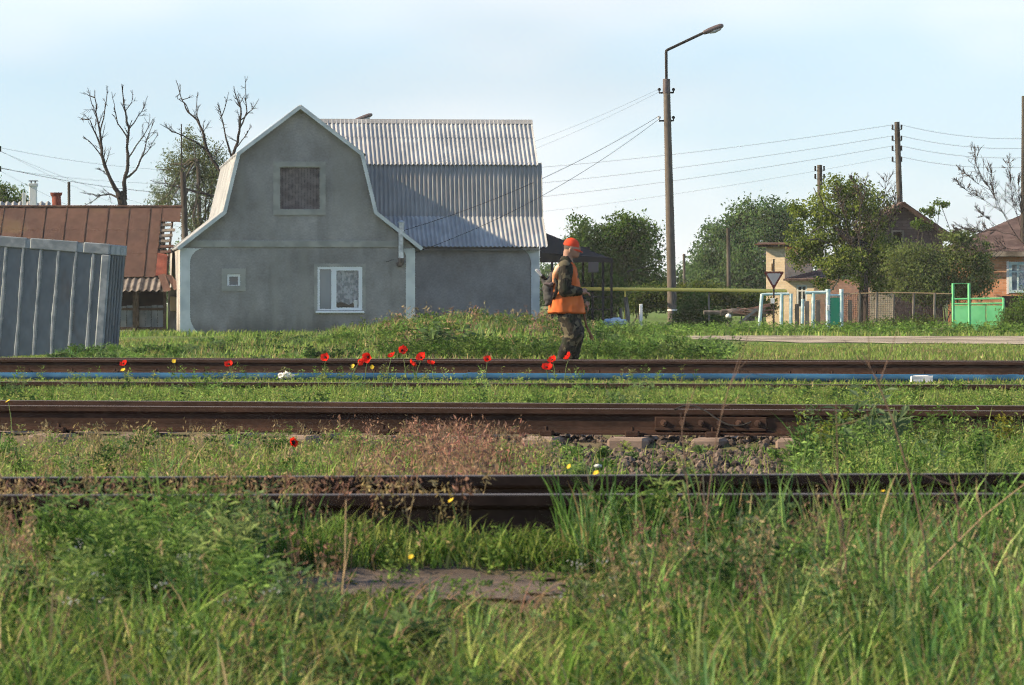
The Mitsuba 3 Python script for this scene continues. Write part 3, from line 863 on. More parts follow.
for z in (.75, 1.15):
    part(pk, 'cross_bar', box(X(545, DC), X(612, DC), DC + .02, DC + .05, z, z + .035), M_IRON)
part(pk, 'meter_panel', bbox(X(588, DC), X(598.5, DC), DC - .1, DC, .97 + (303 - 272.5) * DC / F, .97 + (303 - 262) * DC / F, .01), M_LAMP, label='small dark panel hung under the canopy')

# ------------------------------------------------------------------ street lamps and utility poles
def lamp(label, DL, base, top, drop=0):
    lk = thing('street_lamp', label, 'street lamp', 'street lamps')
    b, t = P(base[0], base[1], DL), P(top[0], top[1], DL)
    b = np.array([b[0], b[1], -.2])
    part(lk, 'post', tube([b, b + (t - b) * .5, t], [.165, .14, .112], 14), M_CONC, smooth=50)
    part(lk, 'band', tube([b + (t - b) * .105, b + (t - b) * .112], .166, 14), M_WHITE, smooth=50)
    part(lk, 'cap', tube([t - (0, 0, .45), t + (0, 0, .03)], [.126, .122], 12), M_LAMP, smooth=50)
    s = DL / F

    def q(dx, dy, dd=0):
        return t + np.array([dx * s, dd, -dy * s])
    part(lk, 'bracket', tube([q(0, 5), q(-.3, -27), q(-.2, -29), q(1.5, -30.2), q(38, -47.5)], .048, 8), M_IRON, smooth=50)
    # lamp head: a flattened teardrop
    hp, hr = [], []
    for u, r in ((0, .045), (.05, .07), (.3, .092), (.6, .098), (.85, .09), (.97, .055), (1, .01)):
        hp.append(q(36.5 + 20.5 * u, -46.8 - 8.0 * u))
        hr.append(r)
    m = tube(hp, hr, 14)
    part(lk, 'lamp_head', m, M_LAMP, smooth=50)
    part(lk, 'lens', tube([q(43, -47.4), q(48, -49.2), q(54, -51.6)], [.05, .085, .06], 10), M_PORC, smooth=50)
    for dy in (13, 41):
        part(lk, 'crossarm', tube([q(-7.5, dy), q(7.2, dy - .3)], .03, 6), M_IRON)
        for dx in (-7.2, 7):
            part(lk, 'insulator', tube([q(dx, dy), q(dx, dy - 2.2), q(dx, dy - 2.3), q(dx, dy - 4), q(dx, dy - 5)], [.02, .02, .05, .055, .02], 8), M_PORC if (dy > 20 and dx < 0) else M_IRON, smooth=50)
    return q


LQ = lamp('concrete street lamp with a bent arm, in front of the dark trees', 147.0, (673, 332), (666.4, 80))
lamp('street lamp behind the grey house, its head just above the wing roof', 178.0, (318, 328), (315.5, 169))


def pole(label, D, base, top, r0, r1, arms=(), mt=M_POLE, name='utility_pole', insul=True):
    k = thing(name, label, 'pole')
    t = P(top[0], top[1], D)
    b = P(base[0], base[1], D)
    b = b + (t - b) * ((-.3 - b[2]) / (t[2] - b[2]))
    part(k, 'post', tube([b, (b + t) / 2, t], [r0, (r0 + r1) / 2, r1], 10), mt, smooth=50)
    s = D / F
    for dy in arms:
        for dx in (-4.4, 4.4):
            p = t + np.array([0, 0, -dy * s])
            part(k, 'insulator', tube([p, p + (dx * s * .75, -.02, 0), p + (dx * s, -.02, .02), p + (dx * s, -.02, .2)], [.015, .015, .04, .035], 6), M_IRON)
    return lambda dx, dy: t + np.array([dx * s, -.02, -dy * s])


Q1 = pole('tall weathered wooden pole rising above the brown gable roof', 168, (903, 300), (896.8, 122), .15, .10, (8, 19, 29, 40))
Q2 = pole('short wooden pole sticking out of the bushy tree', 176, (821, 300), (819.5, 165), .13, .10, (6, 14))
pole('thin dark pole in front of the bluish tree', 172, (729, 300), (728, 228), .09, .07)
pole('distant little pole between the dark tree and the lamp post', 230, (684.5, 300), (684, 254), .08, .07)
Q3 = pole('dark pole at the extreme right edge of the view', 150, (1023, 300), (1023.5, 96), .10, .07)
Q4 = pole('pole with insulators at the extreme left edge', 150, (-4, 330), (-4, 140), .13, .10, (12, 32))
pole('thin dark post standing behind the rusty barn roof', 152, (69.5, 300), (69, 182), .06, .05)
pole('dark leaning pole between the barn and the grey house', 150, (187, 300), (183, 172), .13, .10)
pole('tall thin mast rising in front of the birch', 156, (182.5, 300), (181.5, 124), .035, .02, mt=M_IRON, name='antenna_mast')


def wire(a, b, sag, label, r=.010):
    r = r * .75
    t = np.linspace(0, 1, 26)[:, None]
    p = np.asarray(a) * (1 - t) + np.asarray(b) * t
    p[:, 2] -= sag * 4 * (t * (1 - t)).ravel()
    solo('wire', tube(p, r, 4, cap=False), M_IRON, label, 'wire', 'overhead wires', smooth=True)


H_ = lambda px, py, D: P(px, py, D)
wire(LQ(-7.2, 36), H_(395, 233, 135.5), .35, 'upper of the two wires dropping from the lamp post across the house roof', .012)
wire(LQ(-7.2, 39), H_(386, 262, 132.9), .5, 'lower of the two wires dropping from the lamp post across the house roof', .012)
wire(LQ(-7.2, 9), H_(330, 190, 190), .6, 'upper faint wire from the lamp post towards the back of the house', .006)
wire(LQ(-7.2, 12), H_(330, 205, 190), .6, 'lower faint wire from the lamp post towards the back of the house', .006)
for i, (dy, ye, w_) in enumerate(((8, 174, 'uppermost'), (19, 191, 'second highest'), (29, 206, 'third highest'), (40, 222, 'lowest'))):
    wire(Q1(-4.4, dy - 5), H_(440, ye, 210), .25, f'{w_} wire running left from the tall wooden pole', .009 if i < 3 else .006)
    wire(Q1(4.4, dy - 5), H_(1080, 135 + i * 9, 150), .3, f'{w_} wire running right from the tall wooden pole', .008)
for i, (y0, x1_, y1) in enumerate(((147, 230, 171), (149, 210, 236), (167, 240, 196), (168, 235, 182), (150, 230, 226), (169, 190, 251))):
    wire(H_(-3, y0, 150), H_(x1_, y1, 175), .25, f"{('topmost', 'steepest of the upper', 'thickest', 'flattest of the lower', 'second steep', 'lowest')[i]} wire running right from the pole at the left edge", (.006, .005, .011, .006, .005, .005)[i])

# ------------------------------------------------------------------ houses, fences and things on the right
def zpx(py, D):
    return H - (py - YH) / F * D


DB = 152.0
ck = thing('brick_house', 'pale cream brick house with a flat-capped tower, behind the triangular road sign', 'house')
TURN = trimesh.transformations.rotation_matrix(math.radians(-20), (0, 0, 1), P(766, 300, DB))
x0, x1, x2 = X(766, DB), X(785.5, DB), X(816, DB)
win = sg.box(X(797.5, DB), zpx(308, DB), X(808.5, DB), zpx(285, DB))
slit = sg.box(X(771.5, DB), zpx(271, DB), X(774, DB), zpx(263.5, DB))
wl = sg.Polygon([(x0, -.2), (x2, -.2), (x2, zpx(279, DB)), (x1, zpx(279, DB)), (x1, zpx(247, DB)), (x0, zpx(247, DB))]).difference(win).difference(slit)
part(ck, 'wall', prism(wl, DB, DB + .3), M_CREAM)
part(ck, 'side_wall', cat([box(x0, x0 + .3, DB + .3, DB + 3.5, -.2, zpx(247, DB)), box(x1 - .3, x1, DB + .3, DB + 3.5, -.2, zpx(247, DB)), box(x2 - .3, x2, DB + .3, DB + 7, -.2, zpx(279, DB)), box(x0, x2, DB + 7, DB + 7.2, -.2, zpx(279, DB))]), M_CREAM)
rf = part(ck, 'tower_roof', bbox(x0 - .25, x1 + .3, DB - .25, DB + 3.7, zpx(247, DB), zpx(242.5, DB), .03), M_ROOFBR)
part(rf, 'fascia', bbox(x0 - .32, x1 + .36, DB - .32, DB + 3.76, zpx(245, DB), zpx(244, DB), .01), M_RUSTD)
part(ck, 'lean_to_roof', plate([(x1, DB - .2, zpx(279, DB)), (x2 + .3, DB - .2, zpx(279, DB)), (x2 + .3, DB + 7.2, zpx(262, DB)), (x1, DB + 7.2, zpx(262, DB))], .06), M_ROOFBR)
k = part(ck, 'window', cat([fr_ring(X(797.5, DB), X(808.5, DB), zpx(308, DB), zpx(285, DB), .06, DB + .02, DB + .1), box(X(802.7, DB), X(803.7, DB), DB + .02, DB + .1, zpx(308, DB), zpx(285, DB)), box(X(797.6, DB), X(808.4, DB), DB + .015, DB + .1, zpx(291.5, DB), zpx(290.2, DB))]), M_TRIM)
part(k, 'pane', box(X(797.6, DB), X(808.4, DB), DB + .06, DB + .0602, zpx(307.8, DB), zpx(285.2, DB)), M_GLASS)
part(k, 'dark_room', box(X(796, DB), X(810, DB), DB + .32, DB + .34, zpx(310, DB), zpx(283, DB)), M_BLIND)
part(ck, 'slit_window', box(X(771, DB), X(774.5, DB), DB + .2, DB + .22, zpx(272, DB), zpx(263, DB)), M_DARK)

TURN = None
DG = 166.0
ck = thing('gable_house', 'brown house with a steep gable roof behind the bushy tree', 'house')
ap, le, re = P(902.5, 204, DG), P(852, 240, DG), P(948, 236, DG)
part(ck, 'gable_wall', prism(sg.Polygon([(le[0] + .2, -.2), (re[0] - .2, -.2), (re[0] - .2, re[2]), (ap[0], ap[2] - .1), (le[0] + .2, le[2])]).difference(sg.box(X(891, DG), zpx(246, DG), X(904, DG), zpx(230, DG))), DG, DG + .3), M_SHINGLE)
part(ck, 'gable_window', fr_ring(X(891, DG), X(904, DG), zpx(246, DG), zpx(230, DG), .08, DG - .02, DG + .1), M_WOOD)
part(ck, 'window_dark', box(X(890, DG), X(905, DG), DG + .31, DG + .33, zpx(247, DG), zpx(229, DG)), M_DARK)
for a, b, sg_ in ((le, ap, -1), (re, ap, 1)):
    v = (b - a) / np.linalg.norm(b - a)
    lo = a - v * .35
    back = np.array([0.1, 8.0, 0])
    n = 4
    for i in range(n):
        t0, t1 = i / n, (i + 1) / n
        p0, p1 = lo + (b - lo) * t0, lo + (b - lo) * t1
        q = [p0 + (0, -.35, 0), p1 + (0, -.35, 0), p1 + back, p0 + back]
        q = q if sg_ > 0 else q[::-1]
        part(ck, 'roof_strip', plate([x + np.array([0, 0, .03 + .012 * (n - i)]) for x in q], .05), M_ROOFBR)
    part(ck, 'rake_board', prism(sg.LineString([(lo[0], lo[2] - .05), (b[0], b[2] - .02)]).buffer(.07, cap_style=2), DG - .38, DG - .34), M_RUSTD)
wy = DG - 3.0
part(ck, 'porch_wall', prism(sg.Polygon([(X(869, wy), -.2), (X(895, wy), -.2), (X(895, wy), zpx(283, wy)), (X(869, wy), zpx(283, wy))]), wy, wy + .25), M_CREAM)
part(ck, 'porch_roof', plate([(X(865, wy), wy - .3, zpx(283, wy)), (X(899, wy), wy - .3, zpx(283, wy)), (X(899, wy), DG, zpx(262, wy)), (X(865, wy), DG, zpx(262, wy))], .06), M_RUST)

DO = 150.0
TURN = trimesh.transformations.rotation_matrix(math.radians(-13), (0, 0, 1), P(948, 300, DO))
ck = thing('orange_house', 'orange brick house with a pale blue window at the right edge', 'house')
x0, x1 = X(948, DO), X(1085, DO)
zw = zpx(251, DO)
win = sg.box(X(1009, DO), zpx(293, DO), X(1032, DO), zpx(262, DO))
part(ck, 'wall', prism(sg.box(x0, -.2, x1, zw).difference(win), DO, DO + .3), M_ORANGE)
part(ck, 'side_wall', box(x0, x0 + .3, DO + .3, DO + 8, -.2, zw), M_ORANGE)
rt = zpx(207, DO)
e0, e1, e2, e3 = (x0 - .35, DO - .35, zw - .05), (x1 + .3, DO - .35, zw - .05), (X(1050, DO), DO + 4, rt), (X(1022, DO), DO + 4, rt)
n = 4
for i in range(n):
    t0, t1 = i / n, (i + 1) / n
    L_, R_ = lambda t: np.array(e0) + (np.array(e3) - e0) * t, lambda t: np.array(e1) + (np.array(e2) - e1) * t
    up = np.array([0, 0, .012 * (n - i)])
    part(ck, 'roof_strip', plate([L_(t0) + up, R_(t0) + up, R_(t1) + up, L_(t1) + up], .05), M_ROOFBR)
    bl = np.array([x0 - .35, DO + 8.4, zw - .05])
    B2 = lambda t: bl + (np.array(e3) - bl) * t
    part(ck, 'roof_strip', plate([B2(t0) + up, L_(t0) + up, L_(t1) + up, B2(t1) + up], .05), M_ROOFBR)
part(ck, 'eaves_board', bbox(x0 - .36, x1 + .3, DO - .40, DO - .355, zw - .2, zw - .03, .01), M_WOOD)
k = part(ck, 'window', cat([fr_ring(X(1009, DO), X(1032, DO), zpx(293, DO), zpx(262, DO), .10, DO - .04, DO + .08), box(X(1017, DO), X(1018.6, DO), DO - .03, DO + .08, zpx(293, DO), zpx(262, DO)), box(X(1009, DO), X(1032, DO), DO - .035, DO + .08, zpx(272.5, DO), zpx(271, DO))]), M_PALEBLUE)
part(k, 'pane', box(X(1009.5, DO), X(1031.5, DO), DO + .04, DO + .0402, zpx(292.7, DO), zpx(262.3, DO)), M_GLASS)
part(k, 'curtain', box(X(1007, DO), X(1034, DO), DO + .31, DO + .33, zpx(295, DO), zpx(260, DO)), M_TIE)
part(k, 'side_trim', box(X(1006.6, DO), X(1008.9, DO), DO - .03, DO + .0, zpx(294, DO), zpx(261, DO)), M_WHITE)
part(ck, 'steps_wall', box(X(1006, DO), X(1040, DO), DO - 1.2, DO - .2, -.2, zpx(296, DO)), M_RUSTD)

# pale blue tube fence and the green wicket
TURN = None
DF = 136.5
fk = thing('tube_fence', 'pale blue tube fence frame beside the green wicket', 'fence')
zt = zpx(294.3, DF)
for a, b in (((758.5, 331), (762, 294)), ((781, 328), (781.6, 294)), ((790.5, 331), (791, 293.5)), ((802, 330), (802.6, 299)), ((812.5, 328), (813.4, 293))):
    p, q = P(a[0], a[1], DF), P(b[0], b[1], DF)
    p[2] = -.1
    part(fk, 'post', tube([p, q], .055, 8), M_PALEBLUE, smooth=50)
part(fk, 'top_rail', tube([P(761.5, 294.5, DF), P(789, 293.8, DF)], .045, 8), M_PALEBLUE, smooth=50)
part(fk, 'top_rail', tube([P(805, 292.8, DF), P(826, 292.2, DF)], .05, 8), M_PALEBLUE, smooth=50)
fk = thing('wicket_gate', 'narrow deep green wicket between two pale blue posts', 'gate')
for px, top, r in ((828, 289, .075), (841.5, 289, .065)):
    p = P(px, 333, DF)
    p[2] = -.1
    part(fk, 'post', tube([p, P(px, top, DF)], r, 8), M_PALEBLUE, smooth=50)
part(fk, 'door', bbox(X(830.3, DF), X(839.8, DF), DF - .02, DF + .02, zpx(332.5, DF), zpx(297.5, DF), .008), M_DGREEN)
part(fk, 'top_bar', tube([P(829, 295.3, DF), P(841, 295.3, DF)], .04, 6), M_PALEBLUE)
part(fk, 'lock_box', bbox(X(826.5, DF), X(829.3, DF), DF - .1, DF - .06, zpx(310.5, DF), zpx(305, DF), .01), M_WHITE)
fk = thing('mesh_fence', 'rusty see-through wire mesh fence between the wicket and the bright green gate', 'fence')
w = []
xa, xb, za, zb_ = X(843, DF), X(953, DF), .02, zpx(293.5, DF)
stp = .055
for i in range(int((xb - xa) / stp) + 1):
    x = xa + i * stp
    w.append(tube([(x, DF + .015 * math.sin(i * .7), za), (x + .01 * math.sin(i), DF + .02 * math.sin(i * .3), (za + zb_) / 2), (x, DF, zb_ + .03 * math.sin(i * .21))], .0055, 3, cap=False))
for z in np.arange(za, zb_, .065):
    w.append(tube([(xa, DF, z), ((xa + xb) / 2, DF + .02, z - .02), (xb, DF, z)], .0045, 3, cap=False))
part(fk, 'wire_mesh', cat(w), M_RUSTD)
for px in (859, 876, 893, 913, 934):
    p = P(px, 333, DF)
    p[2] = -.1
    part(fk, 'post', tube([p, P(px + .8, 292 + (px % 3), DF)], .04, 7), M_WOOD, smooth=50)
part(fk, 'top_rail', tube([P(843, 294, DF), P(895, 292.6, DF), P(953, 294, DF)], .022, 6), M_DRY)
for px, hgt in ((807, 301), (797, 304), (818, 300), (850, 300)):
    p = P(px, 331, DF + 3)
    p[2] = -.1
    solo('fence_board', bbox(p[0] - .07, p[0] + .07, DF + 3, DF + 3.03, -.1, zpx(hgt, DF + 3), .006), M_WOOD, {807: 'grey upright board behind the right end of the pale blue fence', 797: 'grey upright board behind the middle of the pale blue fence', 818: 'grey upright board just left of the green wicket', 850: 'grey upright board behind the mesh just right of the green wicket'}[px], 'board')
GT = trimesh.transformations.rotation_matrix(math.radians(-14), (0, 0, 1), P(953, 300, DF))
gk = thing('metal_gate', 'bright green sheet metal gate with an open frame at its left', 'gate')
zg0, zg1 = zpx(334.5, DF), zpx(305.5, DF)
for a, b in ((953.8, 968.2), (970.5, 985.7), (986.6, 1003)):
    part(gk, 'panel', moved(bbox(X(a, DF), X(b, DF), DF - .015, DF + .015, zg0, zg1, .006), GT), M_GREEN)
part(gk, 'frame', moved(tube([P(953, 336, DF), P(953, 283.5, DF), P(969, 283.5, DF), P(969.5, 338, DF)], .045, 4), GT), M_GREEN)
for py in (299, 304):
    part(gk, 'rail', moved(tube([P(953, py, DF), P(1003.5, py - .6, DF)], .03, 6), GT), M_GREEN)
part(gk, 'rail', moved(tube([P(969.5, 335.5, DF), P(1003.5, 335.5, DF)], .035, 6), GT), M_GREEN)
part(gk, 'post', moved(tube([P(1003.6, 337, DF), P(1003.6, 298, DF)], .045, 6), GT), M_GREEN)

# road sign
DS = 131.0
rk = thing('road_sign', 'triangular point-down give-way sign on a thin post by the fence', 'road sign')
c = P(773.8, 277.5, DS)
def tri_sign(r):
    return sg.Polygon([(c[0] + r * math.cos(a), c[2] + r * math.sin(a)) for a in (-math.pi / 2, math.pi / 6, 5 * math.pi / 6)]).buffer(.03)
part(rk, 'border', prism(tri_sign(.30), DS - .012, DS), M_SIGNR)
part(rk, 'face', prism(tri_sign(.19), DS - .018, DS - .0125), M_SIGNW)
part(rk, 'post', tube([(c[0], DS + .03, -.2), (c[0], DS + .03, c[2] + .55)], .028, 8), M_IRON, smooth=50)
part(rk, 'plate', bbox(X(770.6, DS), X(774.6, DS), DS - .02, DS - .005, zpx(303.5, DS), zpx(298, DS), .004), M_WHITE)

# yellow gas pipe on thin supports
DY = 143.0
yk = thing('gas_pipe', 'yellow gas pipe carried level above the ground behind the lamp post', 'pipe')
part(yk, 'tube', tube([P(570, 288.5, DY), P(626, 289.2, DY), P(709, 290, DY), P(787, 291, DY)], .06, 10), M_YELLOW, smooth=50)
for px, py in ((625, 289), (709, 290), (783, 291)):
    p = P(px, py, DY)
    part(yk, 'support', tube([(p[0], DY + .05, -.1), (p[0], DY + .05, p[2] + .04)], .03, 6), M_WOOD if px == 709 else M_YELLOW)

# small things in the yard between lamp post and fence
D1_ = 138.0
p = P(641, 327, D1_)
solo('marker_post', bbox(p[0] - .05, p[0] + .05, D1_ - .05, D1_ + .05, -.1, zpx(304, D1_), .012), M_WHITE, 'short white marker post left of the lamp post', 'post')
k = thing('stump_post', 'weathered grey leaning post beside the short white post', 'post')
p = P(628.5, 322, 142)
part(k, 'shaft', tube([(p[0], 142, -.1), (p[0] - .03, 142, .6), (p[0] - .1, 142, zpx(297, 142))], [.085, .075, .07], 8), M_WOOD)
solo('stump_post', tube([P(621, 322, 142.5), P(621, 318, 142.5), P(620.5, 308, 142.5)], [.06, .06, .05], 7), M_WOOD, 'shorter grey stump left of the leaning post', 'post')
tv = trimesh.creation.icosphere(subdivisions=3)
tv.vertices = tv.vertices * (.40, .35, .17) * (1 + 1.1 * (meshkit.fbm(tv.vertices * 3.6 + 4, 3)[:, None] - .5))
tv.apply_translation(P(615, 323.5, 139.5))
solo('plastic_sheet', tv, M_TIE, 'crumpled pale blue plastic sheet under the porch canopy', 'plastic sheet', smooth=True)
jk = thing('board_pile', 'untidy pile of old reddish boards and logs behind the tube fence', 'pile')
r = random.Random(5)
for i in range(22):
    cx_, cy_ = r.uniform(738, 762), r.uniform(303, 316)
    hh = max(0, 1 - abs(cx_ - 752) / 16)
    o = P(cx_, 303 + 12 - 9 * hh * r.random(), 140 + r.uniform(-.5, 1.2))
    a = r.uniform(-.25, .25)
    L = r.uniform(.5, 1.1)
    b = bbox(-L / 2, L / 2, -.07, .07, -.022, .022, .005)
    part(jk, 'board', moved(b, frame(o, (math.cos(a), 0, math.sin(a)), (0, 1, 0), (-math.sin(a), 0, math.cos(a)))), M_REDBOARD if r.random() < .6 else M_WOOD)
for i in range(5):
    o = P(r.uniform(716, 742), r.uniform(309, 315), 140.5)
    part(jk, 'log', tube([o + (-.4, 0, 0), o + (.4, .1, r.uniform(-.05, .08))], .07, 8), M_WOOD)
solo('plank', plate([P(737, 323, 138.6), P(739, 324.5, 138.6), P(757.5, 310.5, 138.9), P(756, 308.5, 138.9)], .05), M_WOOD, 'long grey plank leaning on the pile of old boards', 'plank')
st = trimesh.creation.icosphere(subdivisions=2)
st.vertices = st.vertices * (.09, .09, .07) * (1 + .5 * (meshkit.fbm(st.vertices * 2.3 + 4, 3)[:, None] - .5))
solo('stone', moved(st, frame(P(728.5, 316, 139), (1, 0, 0), (0, 1, 0))), M_WHITE, 'white stone left of the pile of old boards', 'stone', smooth=True)
rn = 170
rx_ = X(946, 133) + rng.normal(size=rn) * .28
ry_ = 133 + rng.normal(size=rn) * .3
rz_ = np.maximum(0, .22 * np.exp(-((rx_ - X(946, 133)) / .35) ** 2)) * rng.random(rn) + .02
solo('rubble_heap', stones(rn, np.stack([rx_, ry_, rz_], 1), .03 + .05 * rng.random(rn), 5), M_STONE, 'small heap of grey rubble at the foot of the bright green gate', 'rubble', kind='stuff')


# ------------------------------------------------------------------ trees
def leaves(pos, size, nrm_bias, col, seed, aspect=.55):
    """one folded diamond per leaf"""
    r = np.random.default_rng(seed)
    n = len(pos)
    d = r.normal(size=(n, 3))
    d[:, 2] -= .35
    d /= np.linalg.norm(d, axis=1, keepdims=True)
    nn = r.normal(size=(n, 3)) * .9 + nrm_bias
    s = np.cross(d, nn)
    s /= np.linalg.norm(s, axis=1, keepdims=True) + 1e-9
    up = np.cross(s, d)
    L = size[:, None]
    a, b = pos - d * L * .5, pos + d * L * .5
    m = pos + d * L * .05
    l_, r_ = m + s * L * aspect * .5 + up * L * .10, m - s * L * aspect * .5 + up * L * .10
    v = np.stack([a, l_, b, r_], 1).reshape(-1, 3)
    k = np.arange(n) * 4
    f = np.vstack([np.stack([k, k + 1, k + 2], 1), np.stack([k, k + 2, k + 3], 1)])
    return v, f, np.repeat(col, 4, axis=0)


def palette(n, cols, r, jit=.25):
    c = np.array(cols, float)
    w = r.random((n, 1)) * (len(c) - 1)
    i = np.floor(w).astype(int).clip(0, len(c) - 2)
    t = w - i
    out = c[i[:, 0]] * (1 - t) + c[i[:, 0] + 1] * t
    return out * (1 + jit * r.normal(size=(n, 1))).clip(.5, 1.7)


def crown_mesh(lobes, D, cols, n, size, seed, gap=.42, clump=26):
    """lobes: (px, py, rx px, ry px, depth offset m)"""
    n, size, gap = n * 2.9, size * .80, gap - .08
    r = np.random.default_rng(seed)
    ws = np.array([l[2] * l[3] for l in lobes], float)
    ws /= ws.sum()
    P_, N_, C_ = [], [], []
    for (px, py, rx, ry, dd), w_ in zip(lobes, ws):
        c = P(px, py, D + dd)
        rad = np.array([rx, (rx + ry) / 2 * .9, ry]) * (D / F)
        nc = max(3, int(n * w_ / clump))
        u = r.normal(size=(nc, 3))
        u /= np.linalg.norm(u, axis=1, keepdims=True)
        q = c + u * rad * (r.random((nc, 1)) ** .45)
        keep = meshkit.fbm(q * (1.9 / (rad.mean() ** .5)), 3, seed) > gap
        q, u = q[keep], u[keep]
        tone = palette(len(q), cols, r, .16)
        sg_ = rad.mean() * .13 + .05
        k = clump
        pts = (q[:, None] + r.normal(size=(len(q), k, 3)) * sg_ * np.array([1, 1, .75])).reshape(-1, 3)
        P_.append(pts)
        N_.append(np.repeat(u, k, 0) * .6 + np.array([0, 0, .7]))
        C_.append((np.repeat(tone, k, 0) * (1 + .15 * r.normal(size=(len(q) * k, 1)))).clip(.004, .6))
    pos, nb_, col = np.vstack(P_), np.vstack(N_), np.vstack(C_)
    ok = pos[:, 2] > .02
    pos, nb_, col = pos[ok], nb_[ok], col[ok]
    v, f, cc = leaves(pos, size * (.6 + .7 * r.random(len(pos))), nb_, col, seed + 1)
    return tri(v, f), cc


def wiggle(a, b, n, amp, r):
    t = np.linspace(0, 1, n)[:, None]
    p = np.asarray(a) * (1 - t) + np.asarray(b) * t
    L = np.linalg.norm(np.asarray(b) - np.asarray(a))
    p[1:-1] += r.normal(size=(n - 2, 3)) * amp * L
    p[:, 2] += (np.sin(t * math.pi) * .05 * L).ravel()
    return p


def tree(name, label, D, lobes, cols, n, size, seed, trunk=None, cat_='tree', gap=.42, tr=.16, group=None, nb=14):
    r = np.random.default_rng(seed)
    k = thing(name, label, cat_, group)
    m, c = crown_mesh(lobes, D, cols, n, size, seed, gap)
    part(k, 'crown' if trunk else 'foliage', m, M_LEAF, color=c)
    if trunk:
        b = P(trunk[0][0], trunk[0][1], D)
        b[2] = -.2
        pts = [b] + [P(x, y, D + r.normal() * .2) for x, y in trunk[1:]]
        part(k, 'trunk', tube(pts, np.linspace(tr, tr * .55, len(pts)), 9), M_BARK, smooth=50)
        for i in range(nb):
            l = lobes[i % len(lobes)]
            e = P(l[0] + r.normal() * l[2] * .5, l[1] + r.normal() * l[3] * .45, D + l[4] + r.normal() * .6)
            s = np.asarray(pts[r.integers(max(1, len(pts) - 2), len(pts))])
            part(k, 'branch', tube(wiggle(s, e, 6, .05, r), np.linspace(tr * .42, .015, 6), 5), M_BARK, smooth=50)
    else:
        st = []
        for i in range(6):
            l = lobes[i % len(lobes)]
            e = P(l[0] + r.normal() * l[2] * .4, l[1], D + l[4])
            s = np.array([e[0] + r.normal() * .15, e[1], -.1])
            st.append(tube(wiggle(s, e, 5, .05, r), np.linspace(.03, .01, 5), 5))
        part(k, 'stem', cat(st), M_BARK)
    return k


DKG = [(.055, .115, .025), (.095, .175, .036), (.14, .225, .05)]
MIDG = [(.06, .115, .022), (.11, .18, .036), (.16, .235, .05)]
BLUG = [(.07, .13, .06), (.11, .19, .075), (.155, .24, .09)]
LIG = [(.05, .085, .02), (.10, .15, .035), (.16, .19, .05)]
OLV = [(.10, .14, .05), (.16, .215, .07), (.22, .275, .095)]

tree('tree', 'dense dark green tree right of the grey house, behind the canopy', 186, [(600, 250, 24, 28, 0), (636, 248, 26, 34, .8), (622, 228, 22, 15, .5), (578, 240, 13, 26, -.6), (590, 285, 26, 26, -.5), (645, 285, 24, 26, 0), (615, 270, 28, 30, 1)], DKG + [(.06, .09, .02)], 9500, .19, 21, trunk=[(612, 318), (612, 290), (611, 262)], tr=.2)
tree('tree', 'big bluish green tree beyond the yard, left of the cream tower', 235, [(772, 222, 26, 26, 0), (745, 224, 26, 24, 1), (722, 244, 26, 24, 0), (704, 268, 18, 24, 0), (750, 262, 38, 34, -1), (785, 250, 22, 36, 1), (720, 286, 30, 22, -1)], BLUG, 11000, .24, 22, trunk=[(750, 318), (750, 285), (752, 250)], tr=.28)
tree('tree', 'loose bushy tree with reddish twigs in front of the brown gable house', 148, [(842, 190, 20, 16, 0), (830, 214, 32, 18, .4), (868, 212, 24, 26, -.2), (812, 238, 24, 18, -.5), (806, 256, 18, 12, -.4), (842, 262, 26, 16, -.9), (868, 268, 18, 20, 0), (858, 240, 26, 16, .8), (885, 250, 14, 20, -.4), (826, 282, 12, 9, -.6), (800, 210, 12, 10, .3), (880, 282, 22, 12, -.5)], [(.11, .165, .035), (.20, .27, .055), (.30, .37, .09)], 8200, .15, 23, trunk=[(862, 331), (861, 300), (865, 272), (858, 240)], tr=.15, gap=.47, nb=22)
tree('shrub', 'spreading olive green shrub behind the mesh fence', 146, [(905, 262, 20, 22, 0), (928, 260, 26, 17, .4), (918, 282, 30, 18, -.3), (950, 270, 22, 26, .3), (935, 294, 28, 12, -.4), (975, 252, 20, 15, .2), (960, 238, 18, 10, .2), (982, 280, 16, 18, .3), (965, 288, 18, 14, 0)], OLV, 7600, .13, 24, cat_='shrub', gap=.43)
tree('shrub', 'leafy sprigs rising above the roof line beside the tall pole', 158, [(930, 212, 8, 5, 0), (940, 204, 7, 3, 0), (922, 224, 9, 6, 0)], MIDG, 260, .15, 25, cat_='shrub', gap=.3)
tree('birch', 'pale feathery birch behind the grey house', 168, [(200, 160, 22, 24, 0), (178, 168, 18, 24, .4), (218, 178, 18, 30, -.2), (196, 195, 28, 26, 0), (165, 196, 16, 18, .5), (205, 225, 26, 20, 0), (155, 212, 14, 14, .3), (190, 140, 11, 12, 0)], [(.10, .14, .065), (.15, .19, .085), (.20, .23, .11)], 7600, .11, 26, trunk=[(200, 330), (200, 240), (198, 160)], tr=.12, gap=.46)
tree('tree', 'light green tree at the left edge behind the far shed', 205, [(8, 198, 22, 12, 0), (-12, 192, 20, 16, 0), (26, 208, 16, 10, 0)], MIDG, 1700, .17, 27, trunk=[(4, 320), (4, 250), (4, 205)], nb=6)
tree('shrub', 'green shrub growing under the porch canopy', 144.5, [(566, 286, 14, 26, 0), (590, 292, 22, 28, .5), (612, 292, 16, 22, .7), (575, 312, 26, 14, -.3), (604, 314, 18, 12, .1)], MIDG, 4200, .11, 28, cat_='shrub')
tree('shrub', 'dark low shrub right of the lamp post', 143.8, [(694, 306, 16, 14, 0), (708, 318, 22, 10, -.2), (682, 318, 10, 10, .2)], DKG, 1900, .11, 29, cat_='shrub')
